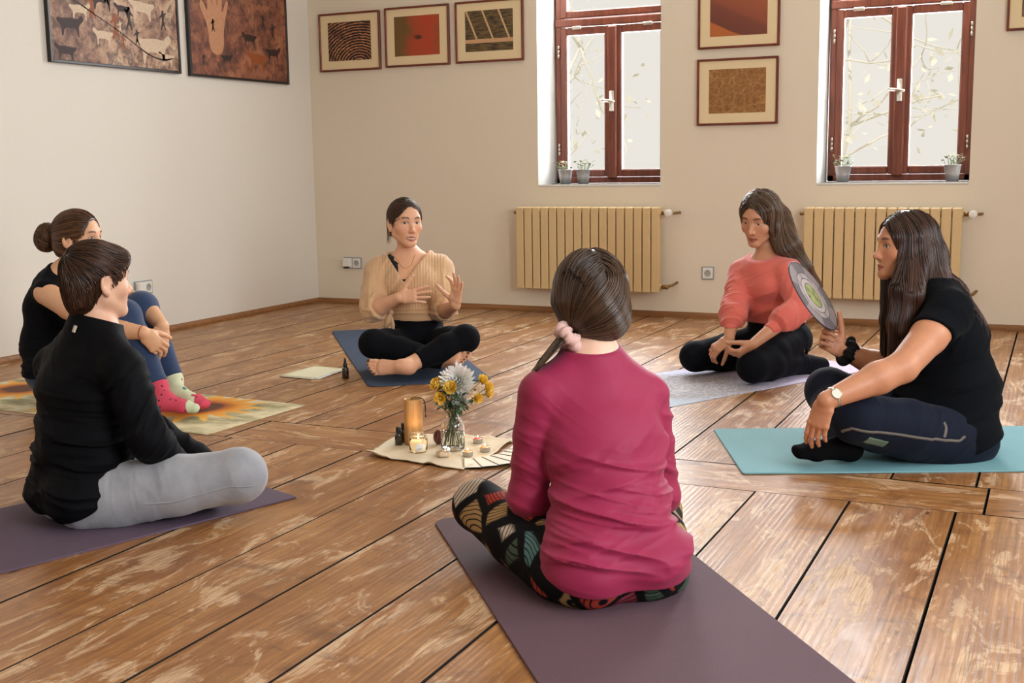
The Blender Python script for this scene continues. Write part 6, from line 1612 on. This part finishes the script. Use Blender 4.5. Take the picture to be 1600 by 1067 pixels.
# dropper bottle by the papers
q = thing_('dropper_bottle', (2.022, -2.763, 0), 'small black dropper bottle standing on the floorboards beside the papers', 'bottle')
sub(q, 'bottle', MB().lathe([(.001, 0), (.0155, 0), (.017, .002), (.017, .046), (.0155, .052), (.009, .057), (.008, .062), (.001, .062)], n=24), M_AMBER)
sub(q, 'collar', MB().lathe([(.0098, .058), (.0102, .059), (.0102, .073), (.0092, .075), (.001, .075)], n=20, cap=False), M_BLACKP)
sub(q, 'dropper_bulb', MB().lathe([(.0062, .075), (.0066, .080), (.0056, .094), (.0035, .101), (.001, .102)], n=16, cap=False), M_BLACKP)
# garnet-red stone
def gem():
    t = NT('deep_red_polished_stone'); n = t.noise(t.coord(), 40, 5); t.b.inputs['Coat Weight'].default_value = .6; return t.out(t.mix(n, s2l((62, 10, 16)), s2l((112, 26, 32))), .18)
g_ = Part().ell((0, 0, .026), np.eye(3), (.020, .016, .027), .004).ell((.004, 0, .018), np.eye(3), (.020, .015, .018), .01); V, F = iso(g_, .0025)
V = V+(np.round(vnoise((V*45).astype(np.float32), 3)*2)/2*.0012)[:, None]*nrm(V-np.array((0, 0, .025)))
o = np_mesh('red_stone', V, F, gem(), None, False); o.location = (3.122, -3.838, ZT); tag(o, 'dark red polished stone standing between the bamboo chime and the vase', 'stone')
# rough crystal in front
def quartz():
    t = NT('rough_brown_quartz'); co = t.coord(); n = t.noise(co, 60, 6, .7); return t.out(t.ramp(n, [(.3, s2l((132, 96, 68))), (.5, s2l((206, 180, 148))), (.7, s2l((236, 222, 200)))]), .4)
cr = Part(); q_ = np.random.default_rng(3)
for i in range(11): a = q_.random()*6.28; d = .020*q_.random()**.6; cr.ell((d*1.1*math.cos(a), d*.7*math.sin(a), .009+.004*q_.random()), np.eye(3), (.010+.006*q_.random(), .009, .008+.005*q_.random()), .004)
V, F = iso(field(lambda X: np.maximum(cr(X), -X[:, 2]+.0005), cr.lo(), cr.hi()), .0022); V = V+(.0016*vnoise((V*160).astype(np.float32), 2))[:, None]*nrm(V-np.array((0, 0, .008)))
o = np_mesh('crystal', V, F, quartz(), None, False); o.location = (3.228, -4.006, ZT); tag(o, 'rough brownish crystal lying on the cloth in front of the vase', 'stone')
# tealights
M_CUP = plain('thin_aluminium', (190, 186, 180), .3, .9); 
def wax(name, rgb, e):
    t = NT(name); t.b.inputs['Emission Color'].default_value = s2l(rgb)+(1,); t.b.inputs['Emission Strength'].default_value = e; return t.out(s2l(rgb), .35)
W_OR, W_RED, W_PINK = wax('glowing_orange_wax', (236, 120, 66), .35), wax('glowing_red_wax', (176, 28, 32), .2), wax('glowing_pink_wax', (226, 150, 140), .25)
def tealight(x, y, w, label):
    q = thing_('tealight', (x, y, ZT), label, 'tealight', 'tealights round the vase')
    sub(q, 'cup', MB().lathe([(.0001, 0), (.018, 0), (.0187, .001), (.0192, .0165), (.0196, .017), (.0188, .017), (.0183, .003), (.0001, .002)], n=32, cap=False), M_CUP)
    sub(q, 'wax', MB().lathe([(.0001, .002), (.0180, .002), (.0183, .0148), (.0175, .0155), (.0001, .0150)], n=28), w)
    sub(q, 'wick', MB().tube([(0, 0, .0148), (.0004, 0, .0195)], .0006, 5), M_CORD); flame(q, .0185, .55, .06)
tealight(3.308, -3.964, W_OR, 'lit orange tealight nearest the fan of cards'); tealight(3.335, -3.880, W_OR, 'lit orange tealight right of the vase'); tealight(3.251, -3.770, W_RED, 'lit dark red tealight at the back right of the vase'); tealight(3.185, -3.790, W_PINK, 'lit pink tealight seen through the glass vase')
# fan of cards
M_CARD = plain('cream_card_face', (232, 222, 202), .6, 0, .03); M_CARDE = plain('dark_card_underside', (46, 44, 62), .6); M_CARDP = plain('tan_card_print', (184, 142, 96), .7)
def cards():
    piv = np.array((3.275, -3.865))
    for k in range(7):
        a = math.radians(-62+12.5*k); z = .0085+.0019*k
        M = np.eye(4); d = np.array((math.cos(a), math.sin(a), 0)); s = np.array((-d[1], d[0], 0)); M[:3, 0] = d; M[:3, 1] = s; M[:3, 2] = (0, 0, 1); M[:3, 3] = (piv[0]+d[0]*.145, piv[1]+d[1]*.145, z)
        lab = ['cream card at the left end of the fan of cards', 'second cream card from the left in the fan', 'third cream card from the left in the fan', 'fourth cream card from the left in the fan', 'fifth cream card from the left in the fan', 'sixth cream card of the fan, beside the pink sleeve', 'last cream card of the fan, behind the pink sleeve'][k]
        o = MB().box((0, -.034, -.0014), (.130, .034, .0002), .0003).build('playing_card', M_CARDE); o.matrix_world = Matrix(M); tag(o, lab, 'card', 'fan of cards on the cloth')
        u = MB().box((.0012, -.0328, .0002), (.1288, .0328, .0005)).build('card_face', M_CARD); u.parent = o
        p = MB().box((.004, -.0318, .0005), (.126, -.0300, .0007)).build('edge_line', M_CARDP); p.parent = o
cards()
# loose sheets
M_PAPER = plain('white_paper', (236, 236, 230), .8, 0, .02, 120)
def sheetmat():
    t = NT('cream_green_printed_paper'); co = t.coord(); y = t.sep(co)[1]
    b = t.ramp(t.math('ADD', t.math('MULTIPLY', y, 2.4), t.math('MULTIPLY', t.noise(co, 5, 3), .25)), [(.10, s2l((226, 222, 190))), (.38, s2l((232, 226, 196))), (.44, s2l((186, 190, 142))), (.50, s2l((226, 218, 182))), (.74, s2l((222, 208, 160))), (.80, s2l((236, 230, 204)))])
    return t.out(b, .75)
def sheet(c, rz, z, mat, label):
    n = 9; V = []
    for zz in (0, -.0004):
        for j in range(n):
            for i in range(n): u, v = i/(n-1), j/(n-1); V.append(((u-.5)*.21, (v-.5)*.297, zz+.006*max(0, abs(u-.5)*2-.7)**2+.002*math.sin(3*v)))
    N = n*n; F = [(j*n+i, j*n+i+1, (j+1)*n+i+1, (j+1)*n+i) for j in range(n-1) for i in range(n-1)]; F2 = [tuple(q+N for q in f[::-1]) for f in F]
    ring = list(range(n))+[j*n+n-1 for j in range(1, n)]+[(n-1)*n+i for i in range(n-2, -1, -1)]+[j*n for j in range(n-2, 0, -1)]
    F3 = [(ring[(i+1) % len(ring)], ring[i], ring[i]+N, ring[(i+1) % len(ring)]+N) for i in range(len(ring))]
    o = np_mesh('paper_sheet', V, F+F2+F3, mat, None, True); o.location = (c[0], c[1], z); o.rotation_euler = (0, 0, rz); tag(o, label, 'paper', 'sheets of paper on the floor')
sheet((1.80, -2.685), .05, .0012, M_PAPER, 'white sheet at the bottom of the small stack of papers'); sheet((1.795, -2.70), -.06, .0032, M_PAPER, 'white sheet in the middle of the small stack of papers'); sheet((1.79, -2.69), -.02, .0052, sheetmat(), 'cream and green printed sheet on top of the small stack of papers')

# ---- vase with flowers
vz = np.array((3.212, -3.895, ZT))
q = thing_('glass_vase', tuple(vz), 'clear glass bottle vase holding the bouquet on the cream cloth', 'vase')
prof_o = [(.001, 0), (.036, 0), (.042, .003), (.0435, .010), (.0435, .078), (.042, .092), (.036, .106), (.0275, .116), (.0245, .124), (.0245, .148), (.0265, .153), (.0268, .157)]
prof_i = [(.0255, .1575), (.0240, .153), (.0222, .147), (.0222, .124), (.0255, .114), (.0340, .104), (.0400, .090), (.0414, .078), (.0414, .011), (.039, .0065), (.001, .006)]
sub(q, 'glass', MB().lathe(prof_o+prof_i, n=48, cap=False), M_JAR)
sub(q, 'water', MB().lathe([(.001, .0064), (.0388, .0069), (.0411, .0115), (.0411, .064), (.001, .064)], n=40), M_WATER)
M_STEM = plain('green_stem', (84, 104, 56), .55); M_LEAFD = plain('dark_green_leaf', (58, 78, 42), .5, 0, .2, 60); M_ROSE = plain('yellow_rose_petal', (255, 216, 98), .6, 0, .05, 60, Subsurface_Weight=.25, Subsurface_Scale=.02); M_MUM = plain('white_chrysanthemum_petal', (252, 250, 244), .6, 0, .01, Subsurface_Weight=.35, Subsurface_Scale=.02)
def petal(mb, base, out, up, L, W, curl, n=5, cup=.25):
    """curved petal growing from base along out, bending towards up"""
    s = np.cross(out, up); s /= np.linalg.norm(s)+1e-9; V = []; 
    for i in range(n):
        t = i/(n-1); a = curl*t; p = base+L*t*(out*math.cos(a*.6)+up*math.sin(a*.6)); w = W*math.sin(math.pi*min(.96, .16+.80*t))**.8
        for k in (-1, 0, 1): V.append(p+s*w*k*.5+up*(cup*w*abs(k)))
    F = [(i*3+k, i*3+k+1, i*3+3+k+1, i*3+3+k) for i in range(n-1) for k in (0, 1)]; mb.raw(V, F)
def leafy(mb, base, d, L, W, droop=.3):
    d = nrm(d); s = nrm(np.cross(d, UP)+1e-6); u = np.cross(s, d); V = []; n = 7
    for i in range(n):
        t = i/(n-1); p = base+d*L*t-UP*droop*L*t*t; w = W*math.sin(math.pi*t**.8)*(1+.12*math.sin(t*22))
        for k in (-1, 0, 1): V.append(p+s*w*k*.5+u*.12*w*abs(k))
    mb.raw(V, [(i*3+k, i*3+k+1, i*3+3+k+1, i*3+3+k) for i in range(n-1) for k in (0, 1)])
def flower(kind, head_, foot_, label, seed, R, tiltv):
    r = np.random.default_rng(seed); q = thing_('chrysanthemum' if kind == 'mum' else 'yellow_rose', tuple(foot_), label, 'flower', 'flowers of the bouquet'); h = np.asarray(head_)-np.asarray(foot_)
    neck_ = vz+np.array((r.normal(0, .006), r.normal(0, .006), .135))-np.asarray(foot_)
    c = np.array([(1-t)**3*np.zeros(3)+3*(1-t)**2*t*neck_*.75+3*(1-t)*t*t*(neck_*1.12)+t**3*h for t in np.linspace(0, 1, 18)])
    sub(q, 'stem', MB().tube(c, .0022 if kind == 'mum' else .0016, 7), M_STEM)
    n_ = nrm(tiltv); e1 = nrm(np.cross(n_, (.3, .5, .2))); e2 = np.cross(n_, e1); mb = MB()
    if kind == 'mum':
        layers = 9; 
        for l in range(layers):
            f = l/(layers-1); cnt = int(22-12*f); el = -.35+1.75*f
            for k in range(cnt):
                a = 6.283*k/cnt+l*.37+r.normal(0, .06); o_ = e1*math.cos(a)+e2*math.sin(a); dirn = nrm(o_*math.cos(el)+n_*math.sin(el)); petal(mb, h-n_*.004+dirn*R*.12, dirn, n_, R*(.92-.34*f)*(1+r.normal(0, .07)), R*.20, .9-.3*f, 5, .35)
        mb.ball(h, R*.30, 8, 6)
    else:
        for l in range(5):
            cnt = 5 if l < 3 else 4; f = l/4; el = .25+1.05*f
            for k in range(cnt):
                a = 6.283*k/cnt+l*.7+r.normal(0, .1); o_ = e1*math.cos(a)+e2*math.sin(a); dirn = nrm(o_*math.cos(el)+n_*math.sin(el)); petal(mb, h+o_*R*.10*(1-f)-n_*R*.35, dirn, n_, R*(1.05-.12*f), R*(1.05-.45*f), .95, 6, .18)
        mb.ball(h+n_*R*.05, R*.32, 8, 6)
        cal = MB(); 
        for k in range(5): a = 6.283*k/5; leafy(cal, h-n_*R*.45, (e1*math.cos(a)+e2*math.sin(a))*.8+n_*.3, R*.8, R*.25, .2)
        sub(q, 'calyx', cal, M_LEAFD)
    sub(q, 'bloom', mb, M_MUM if kind == 'mum' else M_ROSE)
    lv = MB()
    for k in range(4 if kind == 'mum' else 3):
        i = int(11+r.integers(0, 5)) if kind == 'mum' else int(12+r.integers(0, 4)); b = c[i]; d = nrm(np.array((r.normal(), r.normal(), .25))); leafy(lv, b, d, .030+.016*r.random(), .016+.006*r.random(), .5)
    if kind == 'mum':
        for k in range(5): b = c[3+k]; d = nrm(np.array((r.normal(), r.normal(), .9))); leafy(lv, b, d, .030, .012, .1)
    sub(q, 'leaves', lv, M_LEAFD)
def at(px, py, dz=0.0): return P(px, py, 4.31+dz)
fl = [('mum', (716, 598, 0), .078, (-.2, -.9, .5), 'large white chrysanthemum at the top of the bouquet'), ('mum', (719, 630, -.03), .034, (.1, -1, .1), 'small white chrysanthemum low at the vase neck'),
      ('rose', (683, 601, -.02), .027, (-.6, -.6, .5), 'yellow rose at the far left of the bouquet'), ('rose', (704, 606, -.05), .028, (-.1, -.9, .4), 'yellow rose just left of the large white bloom'), ('rose', (692, 612, .0), .023, (-.3, -.8, .4), 'yellow rose in the middle of the left cluster'),
      ('rose', (688, 622, -.04), .025, (-.2, -1, .15), 'lowest yellow rose of the left cluster'), ('rose', (754, 594, .0), .022, (.4, -.7, .6), 'topmost yellow rose right of the large white bloom'), ('rose', (762, 605, -.02), .022, (.7, -.7, .2), 'yellow rose at the far right of the bouquet'),
      ('rose', (763, 614, .0), .020, (.8, -.5, -.2), 'lower yellow rose at the right edge of the bouquet'), ('rose', (746, 622, -.02), .021, (.4, -.9, .1), 'yellow rose drooping under the right of the white bloom')]
for i, (k, (px, py, dz), R, tv, lab) in enumerate(fl):
    a = 6.283*i/len(fl)+.4; flower(k, at(px, py, dz), vz+np.array((.026*math.cos(a), .026*math.sin(a), .012)), lab, 20+i, R, cw(tv[0], -tv[1]*-1, tv[2]))
# leafy sprigs filling the bouquet
lv = MB(); r = np.random.default_rng(44); q = thing_('leafy_sprig', tuple(vz+np.array((0, 0, .010))), 'dark green leafy sprigs among the flowers in the vase', 'foliage'); st = MB()
for k in range(16):
    a = r.random()*6.283; e = .02+.045*r.random(); top = np.array((e*math.cos(a), e*math.sin(a), .155+.055*r.random())); nk = np.array((.010*math.cos(a), .010*math.sin(a), .130)); lo_ = np.array((-.024*math.cos(a), -.024*math.sin(a), 0.004+.03*r.random()))
    c = np.array([(1-t)**2*lo_+2*(1-t)*t*nk*np.array((.3, .3, 1.02))+t*t*top for t in np.linspace(0, 1, 14)]); st.tube(c, .0013, 6)
    for i in (3, 5, 9, 10, 11, 12, 13): leafy(lv, c[i], nrm(np.array((math.cos(a), math.sin(a), .2))+r.normal(0, .6, 3)), .022+.016*r.random() if i > 8 else .018, .012+.008*r.random() if i > 8 else .008, .4)
sub(q, 'stems', st, M_STEM); sub(q, 'leaves', lv, M_LEAFD)

# ---- the round card in the hand of the woman in black
def wheel():
    t = NT('grey_zodiac_style_rings'); co = t.coord(); d = t.add('ShaderNodeVectorMath'); d.operation = 'LENGTH'; t.link(t.mapping(co, (1, 1, 0)), d.inputs[0]); r = d.outputs['Value']
    g = t.add('ShaderNodeTexGradient'); g.gradient_type = 'RADIAL'; t.link(co, g.inputs[0]); a = g.outputs['Fac']
    sec = t.math('FRACT', t.math('MULTIPLY', a, 4.0)); dk = t.math('GREATER_THAN', sec, .5); fine = t.ramp(t.math('FRACT', t.math('MULTIPLY', a, 96.0)), [(.0, 0), (.5, .35), (1, 0)])
    rows = t.ramp(t.math('FRACT', t.math('MULTIPLY', r, 170.0)), [(.3, 0), (.5, .3), (.7, 0)])
    outer = t.mix(dk, s2l((150, 138, 140)), s2l((100, 92, 98))); outer = t.mix(t.math('MAXIMUM', fine, rows), outer, s2l((78, 70, 76)))
    mid = t.mix(t.math('GREATER_THAN', t.math('FRACT', t.math('MULTIPLY', a, 8.0)), .5), s2l((176, 162, 160)), s2l((150, 140, 142)))
    col = t.mix(t.math('LESS_THAN', r, .096), outer, mid); col = t.mix(t.math('LESS_THAN', r, .072), col, s2l((186, 174, 172)))
    n = t.noise(co, 26, 5); green = t.ramp(n, [(.35, s2l((62, 74, 48))), (.5, s2l((148, 156, 92))), (.7, s2l((176, 180, 120)))])
    col = t.mix(t.math('LESS_THAN', r, .050), col, green)
    for rr in (.050, .072, .096): col = t.mix(t.ramp(t.math('ABSOLUTE', t.math('SUBTRACT', r, rr)), [(.0008, 1), (.002, 0)]), col, s2l((58, 52, 66)))
    return t.out(t.mix(t.math('GREATER_THAN', r, .1385), col, s2l((40, 34, 52))), .5)
M_EDGE = plain('dark_card_rim', (40, 34, 52), .5)
cc = P(1270.5, 462, 4.20); nn = nrm(cw(.72, -.42, .56)); e_ = nrm(P(1311, 512, 4.20)-P(1231, 411, 4.20)); e_ = nrm(e_-nn*(e_ @ nn)); M = np.eye(4); M[:3, 0] = e_; M[:3, 1] = np.cross(nn, e_); M[:3, 2] = nn; M[:3, 3] = cc
R_ = .142
o = MB().lathe([(.0001, -.0012), (R_-.001, -.0012), (R_, -.0006), (R_, .0006), (R_-.001, .0012), (.0001, .0012)], n=96).build('round_card', wheel(), None, False); o.matrix_world = Matrix(M)
tag(o, 'grey round card with rings and a green middle, held by the woman in black', 'card')
rm = MB().tube([(R_*math.cos(a), R_*math.sin(a), 0) for a in np.linspace(0, 6.2832, 97)], .0019, 8).build('rim', M_EDGE, None, True); rm.parent = o
